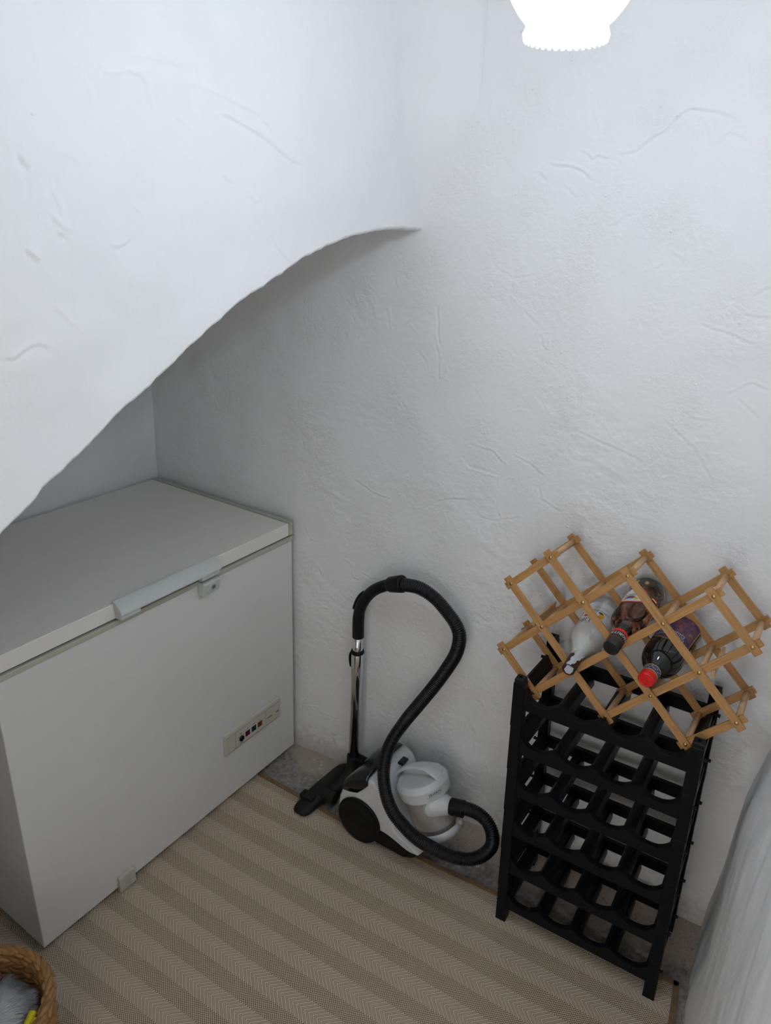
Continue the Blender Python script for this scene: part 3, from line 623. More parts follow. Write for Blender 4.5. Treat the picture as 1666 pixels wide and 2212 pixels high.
for (i, j0, j1) in A_SL:
    o = slat(node(i, j0), node(i, j1), 0.0)
    for j in range(j0, j1 + 1):
        nodes_.append((i, j)); loc = Vector(((j - (j0 + j1) / 2) * WV.length, 0, -STK / 2))
        bm = lathe(bmesh.new(), [(0.0002, 0.0042), (0.0009, 0.0041), (0.0019, 0.0030), (0.0022, 0.0013), (0.0015, 0.0010)], loc, (0, 0, -1), 20)
        me = bpy.data.meshes.new('screw'); bmesh.ops.recalc_face_normals(bm, faces=bm.faces); bm.to_mesh(me); bm.free(); me.materials.append(M_BRASS)
        s = bpy.data.objects.new('screw', me); C.objects.link(s); s.parent = o
    slat(node(i, j0), node(i, j1), DD + STK, 0.0185)
for (j, i0, i1) in B_SL:
    slat(node(i0, j), node(i1, j), STK, 0.0185); slat(node(i0, j), node(i1, j), DD, 0.0185)
for (i, j) in nodes_:
    p = node(i, j, 2 * STK); q = node(i, j, DD); ax, s1, s2 = basis(q - p)
    Ln = (q - p).length
    bm = lathe(bmesh.new(), [(-Ln / 2, 0.0068), (Ln / 2, 0.0068)], (0, 0, 0), (1, 0, 0), 20)
    me = bpy.data.meshes.new('dowel'); bmesh.ops.recalc_face_normals(bm, faces=bm.faces); bm.to_mesh(me); bm.free(); me.materials.append(M_DOWEL)
    for f in me.polygons: f.use_smooth = len(f.vertices) == 4
    o = bpy.data.objects.new('dowel', me); C.objects.link(o); o.parent = br; M4 = Matrix.Identity(4); c = (p + q) / 2 - br.location
    for r in range(3): M4[r][0] = ax[r]; M4[r][1] = s1[r]; M4[r][2] = s2[r]; M4[r][3] = c[r]
    o.matrix_local = M4; o['label'] = 'pale round dowel'
hu = (WU + WV).normalized()
for (i, j, s) in ((1, 1, -1), (3, 3, 1)):
    p = node(i, j, STK * 2) + hu * (0.0245 * s); q = node(i, j, DD) + hu * (0.0245 * s); ax = (q - p).normalized(); upv = (WU - WV).normalized(); yv = hu
    bm = bmesh.new(); T = lambda x, y, z: p + ax * x + yv * y + upv * z
    box(bm, (0, -0.0035, -0.009), ((q - p).length, 0.0035, 0.009), T); o = obj('spacer_board', bm, M_DOWEL, br, bevel=0.0006); o['label'] = 'pale flat spacer board'

# ================================================================= BOTTLES
NW = Vector((0.10042301, 0.04540171, 0.9939084))
def bmap(P0, ax, phi0, t0, rf_, flip=1):
    """text/label mapping on a bottle: x around, y towards the cap"""
    ax = Vector(ax).normalized(); ax_, s, t = basis(ax, NW); up = -ax
    out0 = s * math.cos(phi0) + t * math.sin(phi0); right0 = up.cross(out0)
    def T(x, y, z):
        r = (rf_(t0 - y) if callable(rf_) else rf_) + z; r0 = r
        an = x / max(r0, 1e-3)
        return P0 + ax * (t0 - y) + (out0 * math.cos(an) + right0 * math.sin(an)) * r0
    return T
def patch(T, pts_fn, nx, ny, w, h, off=0.0006):
    """curved label sheet; pts_fn(u,v) -> (x,y) with u,v in -1..1"""
    bm = bmesh.new(); V0 = [[bm.verts.new(T(*pts_fn(lerp(-1, 1, i / nx), lerp(-1, 1, j / ny)), off)) for j in range(ny + 1)] for i in range(nx + 1)]
    for i in range(nx):
        for j in range(ny): bm.faces.new((V0[i][j], V0[i + 1][j], V0[i + 1][j + 1], V0[i][j + 1]))
    return bm
def disc_xy(cx, cy, rx, ry):
    return lambda u, v: (cx + rx * u * math.sqrt(max(0, 1 - v * v / 2)), cy + ry * v * math.sqrt(max(0, 1 - u * u / 2)))
def rect_xy(cx, cy, rx, ry): return lambda u, v: (cx + rx * u, cy + ry * v)
def prof_r(prof):
    return lambda t: interp(t, prof)
# --- white bottle
ax = Vector((0.99089709, 0.02250438, 0.13272723)); P0 = Vector((0.80446672, -0.98293806, 0.85851503)) - ax * 0.043
pf = [(0.0, 0.0150), (0.052, 0.0152), (0.066, 0.0165), (0.082, 0.0215), (0.098, 0.029), (0.112, 0.0355), (0.125, 0.0395), (0.138, 0.0405), (0.252, 0.0405), (0.256, 0.038)]
M_WB = mat('white_coated_glass', (0.60, 0.59, 0.57), 0.22, spec=0.5, sss=0.0)
wb = thing('liquor_bottle', 'opaque white bottle with torn tax seal over its dark cap, leftmost of the three', 'bottle', P0 + ax * 0.13)
obj('glass', lathe(bmesh.new(), [(0.030, 0.0128), (0.048, 0.0132)] + pf[2:], P0, ax, 56), M_WB, wb, smooth=True)
obj('cap', lathe(bmesh.new(), [(0, 0.0140), (0.002, 0.0152), (0.046, 0.0155), (0.048, 0.0145)], P0, ax, 40), mat('dark_brown_cap', (0.035, 0.020, 0.020), 0.4), wb, smooth=False, bevel=0.0006)
rfun = prof_r(pf); Tm = bmap(P0, ax, 0.25, 0.0, rfun)
MS = plain_noise('seal_paper', (0.55, 0.57, 0.62), 0.6, 500, 0.0001, 0.10)
ts_ = bmap(P0, ax, 0.42, 0.0, lambda t: 0.0158 if t < 0.050 else rfun(t))
bm = patch(ts_, lambda u, v: ((0.0075 - 0.0030 * v) * u + 0.0015 * math.sin(v * 9) + 0.006 * v, -0.030 + 0.0295 * v), 8, 24, 0, 0, 0.0007)
sl = obj('tax_seal', bm, MS, wb); sl['label'] = 'pale torn paper seal strip'
bm = bmesh.new()
for k in range(26):
    t = -1 + 2 * k / 25; q = ts_(0.0075 - 0.003 * t + 0.0015 * math.sin(t * 9) + 0.006 * t, -0.030 + 0.029 * t, 0.0010); ellipsoid(bm, q, ax, 0.0018, 0.0008, 0.0006, seg=6, rings=4); q = ts_(-0.0075 + 0.003 * t + 0.0015 * math.sin(t * 9) + 0.006 * t, -0.030 + 0.029 * t, 0.0010); ellipsoid(bm, q, ax, 0.0018, 0.0008, 0.0006, seg=6, rings=4)
b_end = bmesh.new(); axn, e1, e2 = basis(ax, NW); o_ = e1 * math.cos(0.42) + e2 * math.sin(0.42); rt = (-ax).cross(o_)
pts_ = [(-0.0075, 0.0146), (-0.010, 0.004), (-0.008, -0.007), (0.001, -0.0095), (0.008, -0.004), (0.0075, 0.0128)]
fv = [b_end.verts.new(P0 - ax * 0.0007 + rt * x_ + o_ * y_) for x_, y_ in pts_]; b_end.faces.new(fv); obj('seal_end', b_end, MS, sl)
obj('seal_edge', bm, mat('seal_edge_glue', (0.66, 0.64, 0.52), 0.6), sl)
bm = patch(ts_, disc_xy(0.013, -0.058, 0.006, 0.005), 6, 6, 0, 0, 0.0009); obj('seal_flap', bm, mat('seal_flap', (0.62, 0.62, 0.56), 0.5), sl)
TL = lambda x0, t0: (lambda x, y, z: bmap(P0, ax, 0.18, t0, rfun)(x + x0, y, z + 0.0006))
lb = obj('label', patch(bmap(P0, ax, 0.18, 0.0, rfun), lambda u, v: ((0.040 + 0.006 * v * 0) * u, -0.186 + 0.044 * v), 24, 6, 0, 0, 0.0003), mat('white_label', (0.72, 0.72, 0.73), 0.4), wb)
INK = mat('dark_ink', (0.05, 0.025, 0.02), 0.5)
obj('lettering', text_bm('MALIBU', 0.0235, TL(0.0145, 0.150), xs=0.86), INK, lb)
obj('lettering', text_bm('ORIGINAL', 0.0100, TL(0.001, 0.193), xs=1.15), mat('grey_ink', (0.12, 0.11, 0.12), 0.5), lb)
bm = text_bm('CARIBBEAN RUM WITH', 0.0036, TL(0, 0.205)); b2 = text_bm('COCONUT LIQUEUR', 0.0036, TL(0, 0.210))
me_ = bpy.data.meshes.new('t'); b2.to_mesh(me_); b2.free(); bm.from_mesh(me_); bpy.data.meshes.remove(me_)
obj('lettering', bm, mat('grey_ink_small', (0.25, 0.25, 0.26), 0.5), lb)
TP = bmap(P0, ax, 0.18, 0.0, rfun)
obj('picture_sun', patch(TP, disc_xy(-0.0085, -0.1775, 0.0065, 0.0085), 8, 8, 0, 0, 0.0008), mat('sun_yellow', (0.80, 0.36, 0.01), 0.5), lb)
obj('picture_sun_rim', patch(TP, disc_xy(-0.0080, -0.1755, 0.0066, 0.0082), 8, 8, 0, 0, 0.0006), mat('sun_orange', (0.60, 0.10, 0.01), 0.5), lb)
obj('picture_palm', patch(TP, disc_xy(-0.004, -0.1850, 0.0060, 0.0030), 8, 8, 0, 0, 0.001), mat('palm_black', (0.02, 0.02, 0.02), 0.5), lb)
obj('picture_sea', patch(TP, disc_xy(0.0260, -0.1690, 0.0075, 0.0055), 8, 8, 0, 0, 0.0008), mat('sea_red', (0.42, 0.05, 0.08), 0.5), lb)
# --- amber bottle
ax = Vector((0.99089709, 0.02250438, 0.13272723)); ax = (ax + Vector((0, -0.045, 0.0))).normalized(); P0 = Vector((0.81447209, -1.06533086, 0.94697411)) - Vector((0.99089709, 0.02250438, 0.13272723)) * 0.051
pf = [(0.0, 0.0168), (0.022, 0.0172), (0.048, 0.0172), (0.060, 0.0172), (0.070, 0.0180), (0.076, 0.0215), (0.083, 0.0290), (0.092, 0.0350), (0.104, 0.0380), (0.118, 0.0385), (0.150, 0.0375), (0.200, 0.0375), (0.225, 0.0405), (0.240, 0.0410), (0.250, 0.0395), (0.254, 0.035)]
ab = thing('liquor_bottle', 'clear glass bottle of reddish amber spirit with black cap and red neck band', 'bottle', P0 + ax * 0.13)
M_GL = mat('clear_glass', (0.93, 0.97, 0.96), 0.03, trans=1.0, ior=1.45); 
inner = [(t, r - 0.0028) for t, r in pf if 0.055 < t < 0.24]
bm = lathe(bmesh.new(), [(0.022, 0.0140)] + pf[2:], P0, ax, 64)
obj('glass', bm, M_GL, ab, smooth=True)
# liquid : fills the low side; the level plane cuts the inside
M_LQ = mat('amber_spirit', (0.62, 0.20, 0.07), 0.02, trans=1.0, ior=1.34)
va = N(M_LQ); vol = va.n('ShaderNodeVolumeAbsorption'); vol.inputs['Color'].default_value = (0.75, 0.30, 0.10, 1); vol.inputs['Density'].default_value = 11
M_LQ.node_tree.nodes['Principled BSDF'].inputs['Base Color'].default_value = (0.88, 0.58, 0.42, 1)
M_LQ.node_tree.links.new(vol.outputs[0], M_LQ.node_tree.nodes['Material Output'].inputs['Volume'])
bm = lathe(bmesh.new(), [(0.050, 0.012)] + inner + [(0.2405, 0.036)], P0, ax, 64)
lvl = P0 + ax * 0.12 + Vector((0, 0, 0.018))
r = bmesh.ops.bisect_plane(bm, geom=bm.verts[:] + bm.edges[:] + bm.faces[:], plane_co=lvl, plane_no=(0, 0, 1), clear_outer=True)
bmesh.ops.holes_fill(bm, edges=[e for e in bm.edges if e.is_boundary])
obj('liquid', bm, M_LQ, ab, smooth=False)
obj('cap', lathe(bmesh.new(), [(0, 0.0145), (0.0005, 0.0162), (0.002, 0.0176), (0.046, 0.0180), (0.047, 0.017)], P0, ax, 48), mat('black_cap', (0.012, 0.012, 0.013), 0.35), ab, bevel=0.0005)
obj('neck_band', lathe(bmesh.new(), [(0.047, 0.0170), (0.0472, 0.0182), (0.0545, 0.0182), (0.0547, 0.0170)], P0, ax, 48), mat('red_band', (0.70, 0.02, 0.015), 0.4), ab)
obj('cap_ring', lathe(bmesh.new(), [(0.0235, 0.0176), (0.0237, 0.01815), (0.0245, 0.01815), (0.0247, 0.0176)], P0, ax, 48), mat('cap_ring_red', (0.35, 0.03, 0.03), 0.4), ab)
rfun2 = prof_r(pf)
obj('cap_lettering', text_bm('SANGRITA \u2022', 0.0125, lambda x, y, z: bmap(P0, ax, 0.0, 0.0385, 0.0183)(x - 0.010, y, z)), mat('cap_print', (0.75, 0.75, 0.75), 0.5), ab)
bm = bmesh.new()
tt, s1, s2 = basis(ax, NW)
random.seed(3)
for k in range(22):
    an = random.uniform(0, 2 * PI); rr = random.uniform(0.003, 0.0095); q = P0 - ax * 0.0003 + (s1 * math.cos(an) + s2 * math.sin(an)) * rr; ellipsoid(bm, q, s1, random.uniform(0.001, 0.0025), 0.0008, 0.0005, ref=-ax, seg=6, rings=4)
obj('cap_emboss', bm, M_BLACK, ab)
TPa = lambda x, y, z: bmap(P0, ax, -0.32, 0.0, rfun2)(x, y, z)
lb2 = obj('label', patch(TPa, disc_xy(0.0, -0.168, 0.0335, 0.0345), 20, 20, 0, 0, 0.0004), mat('label_red_rim', (0.55, 0.03, 0.025), 0.45), ab)
obj('label_face', patch(TPa, disc_xy(0.0, -0.168, 0.0300, 0.0305), 20, 20, 0, 0, 0.0008), mat('label_white', (0.72, 0.71, 0.68), 0.45), lb2)
obj('lettering', text_bm('SANGRITA', 0.0115, lambda x, y, z: TPa(x, y - 0.168, z + 0.0012), xs=1.0), mat('label_black', (0.02, 0.02, 0.02), 0.5), lb2)
obj('lettering', text_bm('10', 0.0055, lambda x, y, z: TPa(x, y - 0.180, z + 0.0012)), mat('label_grey', (0.2, 0.2, 0.2), 0.5), lb2) 
for nm, cx, cy, rx, ry, cc in (('picture_bird_red', 0.001, -0.157, 0.0105, 0.0042, (0.40, 0.03, 0.05)), ('picture_bird_blue', 0.004, -0.1515, 0.011, 0.0036, (0.12, 0.30, 0.55)), ('picture_flower_yellow', -0.012, -0.1535, 0.0055, 0.004, (0.85, 0.50, 0.02)), ('picture_flower_yellow', 0.014, -0.1500, 0.0050, 0.004, (0.85, 0.50, 0.02)), ('picture_dark', 0.006, -0.1545, 0.0105, 0.0016, (0.03, 0.03, 0.08))):
    obj(nm, patch(TPa, disc_xy(cx, cy, rx, ry), 8, 8, 0, 0, 0.0013 if 'dark' not in nm else 0.0016), mat(nm, cc, 0.5), lb2)
lb3 = obj('shoulder_label', patch(TPa, disc_xy(0.0, -0.226, 0.034, 0.0165), 20, 10, 0, 0, 0.0004), mat('label_black_gold', (0.04, 0.037, 0.03), 0.4), ab)
for cx in (-0.015, 0.008, 0.021): obj('gold_motif', patch(TPa, disc_xy(cx, -0.223 if cx < 0 else -0.228, 0.0045, 0.006), 6, 6, 0, 0, 0.0009), mat('gold_print', (0.42, 0.28, 0.08), 0.4), lb3)
# --- dark mulled wine bottle
G0 = Vector((0.765, -1.1479, 0.8941)); G1 = Vector((0.985, -1.1672, 0.9106)); P0 = G0 + Vector((0, 0, 0.0)); ax = (G1 - G0).normalized()
P0 = G0 - ax * 0.002
pf = [(0.0, 0.0168), (0.018, 0.0170), (0.020, 0.0150), (0.040, 0.0162), (0.048, 0.0185), (0.056, 0.0250), (0.066, 0.0330), (0.078, 0.0390), (0.092, 0.0425), (0.106, 0.0435), (0.225, 0.0435), (0.232, 0.042), (0.236, 0.036)]
gb = thing('wine_bottle', 'dark bottle with bright red screw cap and purple picture label, rightmost of the three', 'bottle', P0 + ax * 0.12)
obj('glass', lathe(bmesh.new(), pf[2:], P0, ax, 64), mat('dark_green_glass', (0.006, 0.008, 0.006), 0.04, spec=0.6), gb, smooth=True)
cpb = lathe(bmesh.new(), [(-0.0002, 0.0100), (0.0008, 0.0115), (0.0, 0.0135), (0.0, 0.0152), (0.0025, 0.0175), (0.0185, 0.0180), (0.019, 0.016)], P0, ax, 48)
obj('cap', cpb, mat('red_cap', (0.68, 0.012, 0.010), 0.35), gb, bevel=0.0004)
nl = obj('neck_label', lathe(bmesh.new(), [(0.0215, 0.0155), (0.0217, 0.0168), (0.040, 0.0178), (0.0402, 0.0165)], P0, ax, 48), mat('neck_blue', (0.045, 0.05, 0.20), 0.45), gb)
bm = bmesh.new()
for t0 in (0.0213, 0.0385): lathe(bm, [(t0, 0.0165), (t0, 0.0172 + (t0 - 0.02) * 0.05), (t0 + 0.002, 0.0174 + (t0 - 0.02) * 0.05), (t0 + 0.002, 0.0165)], P0, ax, 48)
obj('neck_gold_line', bm, mat('gold_line', (0.45, 0.36, 0.13), 0.35), nl)
rfun3 = prof_r(pf); TG = lambda x, y, z: bmap(P0, ax, 0.02, 0.0, rfun3)(x, y, z)
bm = bmesh.new()
for k in range(9): 
    q = TG(-0.016 + k * 0.004, -0.031 + 0.002 * (k % 2), 0.0); 
random.seed(5)
Tn = bmap(P0, ax, 0.0, 0.0, lambda t: 0.0170 + (t - 0.02) * 0.05)
for k in range(12):
    b3 = patch(Tn, disc_xy(-0.022 + k * 0.0042, -0.030 + 0.003 * math.sin(k * 2.3), 0.0014, 0.002), 4, 4, 0, 0, 0.0008); me_ = bpy.data.meshes.new('t'); b3.to_mesh(me_); b3.free(); bm.from_mesh(me_); bpy.data.meshes.remove(me_)
obj('neck_star', bm, mat('gold_star', (0.50, 0.38, 0.16), 0.4), nl)
def lab(w, top0, bot):
    def f(u, v):
        x = w * u; top = top0 - 0.013 * abs(u) ** 2.2 * -1 * -1 + 0.004 * math.cos(u * PI); return (x, lerp(bot, top, (v + 1) / 2))
    return f
ML = mat('picture_label', (0.06, 0.03, 0.10), 0.4); a = N(ML); v = a.coord(); nn = a.noise(v, 75, 5, 0.7)
a.l(a.ramp(nn, [(0.30, (0.02, 0.012, 0.05)), (0.47, (0.06, 0.03, 0.13)), (0.56, (0.16, 0.04, 0.04)), (0.66, (0.24, 0.10, 0.05)), (0.75, (0.35, 0.36, 0.42))]), a.b.inputs['Base Color'])
rim = obj('label', patch(TG, lab(0.052, -0.116, -0.222), 32, 20, 0, 0, 0.0004), mat('label_gold', (0.42, 0.34, 0.10), 0.4), gb)
obj('label_picture', patch(TG, lab(0.0500, -0.1180, -0.220), 32, 20, 0, 0, 0.0008), ML, rim)
obj('label_title_band', patch(TG, rect_xy(0, -0.137, 0.046, 0.013), 20, 4, 0, 0, 0.0010), mat('title_purple', (0.035, 0.022, 0.09), 0.4), rim)
WHT = mat('label_letter_white', (0.62, 0.62, 0.66), 0.5)
obj('lettering', text_bm('Christkindl', 0.0145, lambda x, y, z: TG(x, y - 0.1335, z + 0.0014), xs=1.0), WHT, rim)
obj('lettering', text_bm('Glühwein', 0.0155, lambda x, y, z: TG(x, y - 0.1465, z + 0.0014), xs=1.0), WHT, rim)
obj('picture_snow', patch(TG, lambda u, v: (0.026 + 0.004 * v + 0.002 * u, -0.182 + 0.018 * v), 2, 12, 0, 0, 0.0013), mat('snow_white', (0.50, 0.53, 0.60), 0.5), rim)
obj('picture_blue', patch(TG, disc_xy(0.014, -0.172, 0.007, 0.013), 8, 8, 0, 0, 0.0012), mat('deep_blue', (0.03, 0.05, 0.20), 0.5), rim)

# ================================================================= VACUUM CLEANER
vc = thing('vacuum_cleaner', 'white and black bagless cylinder vacuum cleaner with ribbed hose parked by the wall', 'vacuum cleaner', (0.87, -0.50, 0.006))
# body shell lofted across x
def prof_body(s):     # s 0..1 : 1 centre, smaller near the sides
    return [(-0.352, 0.052), (-0.338, 0.085), (-0.340, 0.125), (-0.356, 0.172), (-0.382, 0.212), (-0.415, 0.240), (-0.452, 0.250), (-0.484, 0.240), (-0.502, 0.214), (-0.516, 0.172), (-0.536, 0.126), (-0.566, 0.098), (-0.595, 0.084), (-0.620, 0.078), (-0.634, 0.072), (-0.640, 0.063), (-0.632, 0.054), (-0.608, 0.050), (-0.585, 0.052), (-0.545, 0.066), (-0.505, 0.074), (-0.470, 0.062), (-0.440, 0.050)]
base = prof_body(1); cy = sum(q[0] for q in base) / len(base); cz = 0.13
xsb = [(0.772, 0.80), (0.774, 0.90), (0.780, 0.955), (0.792, 0.985), (0.815, 1.0), (0.87, 1.0), (0.93, 1.0), (0.951, 0.985), (0.963, 0.955), (0.969, 0.90), (0.971, 0.80)]
bm = bmesh.new(); rings = []
for (x, s) in xsb:
    ring = []
    for k, (y, z) in enumerate(base):
        # inset towards the outline by moving along the local inward normal
        p = base[k - 1]; q = base[(k + 1) % len(base)]; tx, tz = q[0] - p[0], q[1] - p[1]; l = math.hypot(tx, tz); nx_, nz_ = (tz / l, -tx / l)
        ins = (1 - s) * 0.075
        yy, zz = y + nx_ * ins * (-1 if True else 1), z + nz_ * ins * (-1)
        ring.append(bm.verts.new((x, yy, zz)))
    rings.append(ring)
n = len(base)
for A_, B_ in zip(rings, rings[1:]):
    for k in range(n): bm.faces.new((A_[k], A_[(k + 1) % n], B_[(k + 1) % n], B_[k]))
bm.faces.new(rings[0][::-1]); bm.faces.new(rings[-1])
bd = obj('body_shell', bm, M_WHITEPL, vc, smooth=True, subsurf=2); bd['label'] = 'glossy white shell'
# black underside
T = lambda y, z, x: Vector((x, y, z))
obj('base_tray', prism(bmesh.new(), [(-0.370, 0.030), (-0.350, 0.060), (-0.440, 0.066), (-0.505, 0.078), (-0.55, 0.070), (-0.595, 0.058), (-0.615, 0.056), (-0.622, 0.046), (-0.61, 0.036), (-0.58, 0.022), (-0.50, 0.020), (-0.42, 0.022)], T, 0.776, 0.965), M_BLACKMAT, vc, bevel=0.004)
# glossy black panel following the top of the rear
top_line = [(-0.3555, 0.176), (-0.365, 0.194), (-0.382, 0.2165), (-0.400, 0.2345), (-0.4165, 0.2445), (-0.435, 0.2505), (-0.452, 0.2535)]
bm = bmesh.new(); W0 = [(0.790, 0.945), (0.786, 0.950), (0.784, 0.955), (0.784, 0.958), (0.786, 0.960), (0.802, 0.960), (0.845, 0.958)]
VV = []
flap = [0.170, 0.166, 0.169, 0.174, 0.181, 0.202, 0.224]
for (y, z), (xa_, xb_), fz_ in zip(top_line, W0, flap):
    row = [(0.7700, y, fz_), (0.7696, y, (fz_ + z) / 2 - 0.002), (0.7725, y, z - 0.0075), (0.7770, y, z - 0.0025)]
    for k in range(10):
        x = lerp(xa_, xb_, k / 9); dz = -0.008 * max(0, (x - 0.8715) / 0.095) ** 4
        row.append((x, y, z + dz + 0.0015))
    VV.append(row)
g = [[bm.verts.new(q) for q in row] for row in VV]
for i in range(len(g) - 1):
    for j in range(13): bm.faces.new((g[i][j], g[i + 1][j], g[i + 1][j + 1], g[i][j + 1]))
o = obj('top_panel', bm, M_GLOSSBLACK, vc, smooth=True); sm = o.modifiers.new('solid', 'SOLIDIFY'); sm.thickness = 0.004; sm.offset = 0.0; o['label'] = 'gloss black top panel'
# shoulder between panel and bin
obj('bin_latch', box(bmesh.new(), (0.888, -0.498, 0.236), (0.922, -0.478, 0.2455)), M_GLOSSBLACK, vc, bevel=0.003)
# wheels
for sx, x0, nx_ in (('near', 0.7665, -1), ('far', 0.9745, 1)):
    if sx == 'near':
        w_ = obj('rear_wheel', lathe(bmesh.new(), [(-0.020, 0.066), (-0.004, 0.0745), (0.000, 0.0762), (0.0035, 0.0750), (0.0045, 0.0718), (0.0040, 0.0705), (0.0022, 0.0698), (0.0030, 0.0600), (0.0055, 0.030), (0.0060, 0.0)], (x0, -0.427, 0.0825), (nx_, 0, 0.03), 72), M_BLACKMAT, vc, smooth=False)
        for f in w_.data.polygons: f.use_smooth = True
        bm = bmesh.new()
        for rr in (0.022, 0.046): 
            ring = [Vector((x0 - 0.0062 + (rr - 0.02) * 0.08, -0.427 + rr * math.cos(t * PI / 24), 0.0825 + rr * math.sin(t * PI / 24))) for t in range(49)]; tube(bm, ring, 0.0006, 6, caps=False)
        obj('wheel_groove', bm, M_GLOSSBLACK, w_)
    else:
        w_ = obj('rear_wheel', lathe(bmesh.new(), [(-0.012, 0.066), (0.000, 0.074), (0.006, 0.0735), (0.010, 0.05), (0.011, 0.0)], (x0, -0.427, 0.0825), (nx_, 0, 0), 48), M_BLACKMAT, vc, smooth=True)
obj('front_castor', lathe(bmesh.new(), [(-0.012, 0.011), (-0.009, 0.014), (0.009, 0.014), (0.012, 0.011)], (0.87, -0.595, 0.021), (1, 0, 0), 24), M_BLACKMAT, vc)
# dust bin
ba = Vector((0, 0.40, 0.917)).normalized(); bc = Vector((0.873, -0.570, 0.252))       # bc centre of lid top
ref = Vector((1, 0, 0))
bn = obj('dust_bin', lathe(bmesh.new(), [(-0.178, 0.052), (-0.176, 0.061), (-0.168, 0.0655), (-0.150, 0.0665), (-0.050, 0.0690), (-0.046, 0.069)], bc, ba, 64, ref, cap1=False), M_SMOKE, vc, smooth=True); bn['label'] = 'smoky clear dust container'
obj('filter', lathe(bmesh.new(), [(-0.158, 0.036), (-0.154, 0.040), (-0.090, 0.047), (-0.048, 0.052)], bc, ba, 40, ref), M_DUST, bn, smooth=True)
obj('dust_liner', lathe(bmesh.new(), [(-0.172, 0.056), (-0.168, 0.0615), (-0.152, 0.0625), (-0.146, 0.0635), (-0.145, 0.055)], bc, ba, 48, ref), plain_noise('dark_dust', (0.06, 0.052, 0.045), 0.9, 40, 0.001, 0.3), bn, smooth=True)
obj('inner_sleeve', lathe(bmesh.new(), [(-0.150, 0.0605), (-0.052, 0.0640)], bc, ba, 48, ref, cap0=False, cap1=False), M_DUST2, bn, smooth=True)
bl = obj('bin_lid', lathe(bmesh.new(), [(-0.048, 0.0690), (-0.049, 0.0735), (-0.047, 0.0752), (-0.018, 0.0790), (-0.012, 0.0785), (-0.002, 0.0715), (0.0008, 0.0690), (0.0018, 0.0660), (0.002, 0.0)], bc, ba, 72, ref), M_WHITEPL, vc, smooth=False, bevel=0.001)
# carry handle bridging over the lid
fr0 = basis(ba, ref); lx = Vector((1, 0, 0)); ly = Vector((0, -0.917, 0.40)).normalized()     # ly points to the front of the lid
def LP(x, y, z): return bc + lx * x + ly * y + ba * z
hp = catmull([LP(0, -0.092, -0.010), LP(0, -0.078, 0.008), LP(0, -0.050, 0.024), LP(0, -0.015, 0.031), LP(0, 0.025, 0.028), LP(0, 0.052, 0.014), LP(0, 0.066, 0.000)], 6)
bm = bmesh.new(); rings = []
for i, q in enumerate(hp):
    t = (hp[min(i + 1, len(hp) - 1)] - hp[max(i - 1, 0)]).normalized(); nn_ = lx.cross(t).normalized(); w_ = 0.0135 + 0.003 * abs(i / len(hp) - 0.5) * 2; h_ = 0.0045
    rings.append([bm.verts.new(q + lx * (w_ * a_) + nn_ * (h_ * b_)) for a_, b_ in ((-1, -0.6), (-0.8, -1), (0.8, -1), (1, -0.6), (1, 0.6), (0.8, 1), (-0.8, 1), (-1, 0.6))])
for A_, B_ in zip(rings, rings[1:]):
    for k in range(8): bm.faces.new((A_[k], A_[(k + 1) % 8], B_[(k + 1) % 8], B_[k]))
bm.faces.new(rings[0][::-1]); bm.faces.new(rings[-1]); obj('carry_handle', bm, M_WHITEPL, bl, smooth=True)
# far half of the lid rises to the handle, the near half is the finger recess
bm = bmesh.new(); nu, nv = 10, 20; top = []; 
def dome(x, y):
    r2 = (y + 0.004) / 0.066; return 0.026 * max(0.0, 1 - r2 * r2) ** 0.8 * max(0.0, 1 - (max(0, x - 0.004) / 0.058) ** 2) ** 0.6 + 0.0012
for i in range(nu + 1):
    row = []
    for j in range(nv + 1):
        yy = lerp(-0.066, 0.062, j / nv); xm = math.sqrt(max(0, 0.0655 ** 2 - yy ** 2)); xx = lerp(0.004, max(0.005, xm), i / nu); row.append(bm.verts.new(LP(xx, yy, dome(xx, yy))))
    top.append(row)
for i in range(nu):
    for j in range(nv): bm.faces.new((top[i][j], top[i + 1][j], top[i + 1][j + 1], top[i][j + 1]))
bot = [bm.verts.new(LP(0.004, lerp(-0.066, 0.062, j / nv), 0.0)) for j in range(nv + 1)]
for j in range(nv): bm.faces.new((top[0][j], top[0][j + 1], bot[j + 1], bot[j]))
obj('lid_dome', bm, M_WHITEPL, bl, smooth=False)
# lettering on the lid rim
def lidT(x0):
    rr = 0.0800
    def T(x, y, z):
        an = (x0 + x) / rr; base_ang = math.radians(-30)     # measured from ly towards -x
        d = ly * math.cos(base_ang + an) + lx * math.sin(base_ang + an)
        h = -0.015 + 0.0 + y
        rr_ = interp(h, [(-0.047, 0.0752), (-0.018, 0.0790), (-0.012, 0.0785), (-0.002, 0.0715)])
        return bc + ba * h + d * (rr_ + 0.0006 + z)
    return T
def lt(x, y, z):
    T_ = lidT(0.0); return T_(x, y - 0.0115, z)
obj('lettering', text_bm('SEVERIN', 0.0120, lt, xs=0.98), mat('black_letter', (0.01, 0.01, 0.01), 0.4), bl)
bm = bmesh.new()
for k in range(12): 
    q = [lt(-0.030 + k * 0.0045 + dx, -0.0068 + dy, 0.0) for dx, dy in ((0, 0), (0.0045, 0), (0.0045, 0.0008), (0, 0.0008))]; bm.faces.new([bm.verts.new(c_) for c_ in q])
obj('lettering_underline', bm, mat('grey_letter', (0.15, 0.15, 0.15), 0.4), bl)
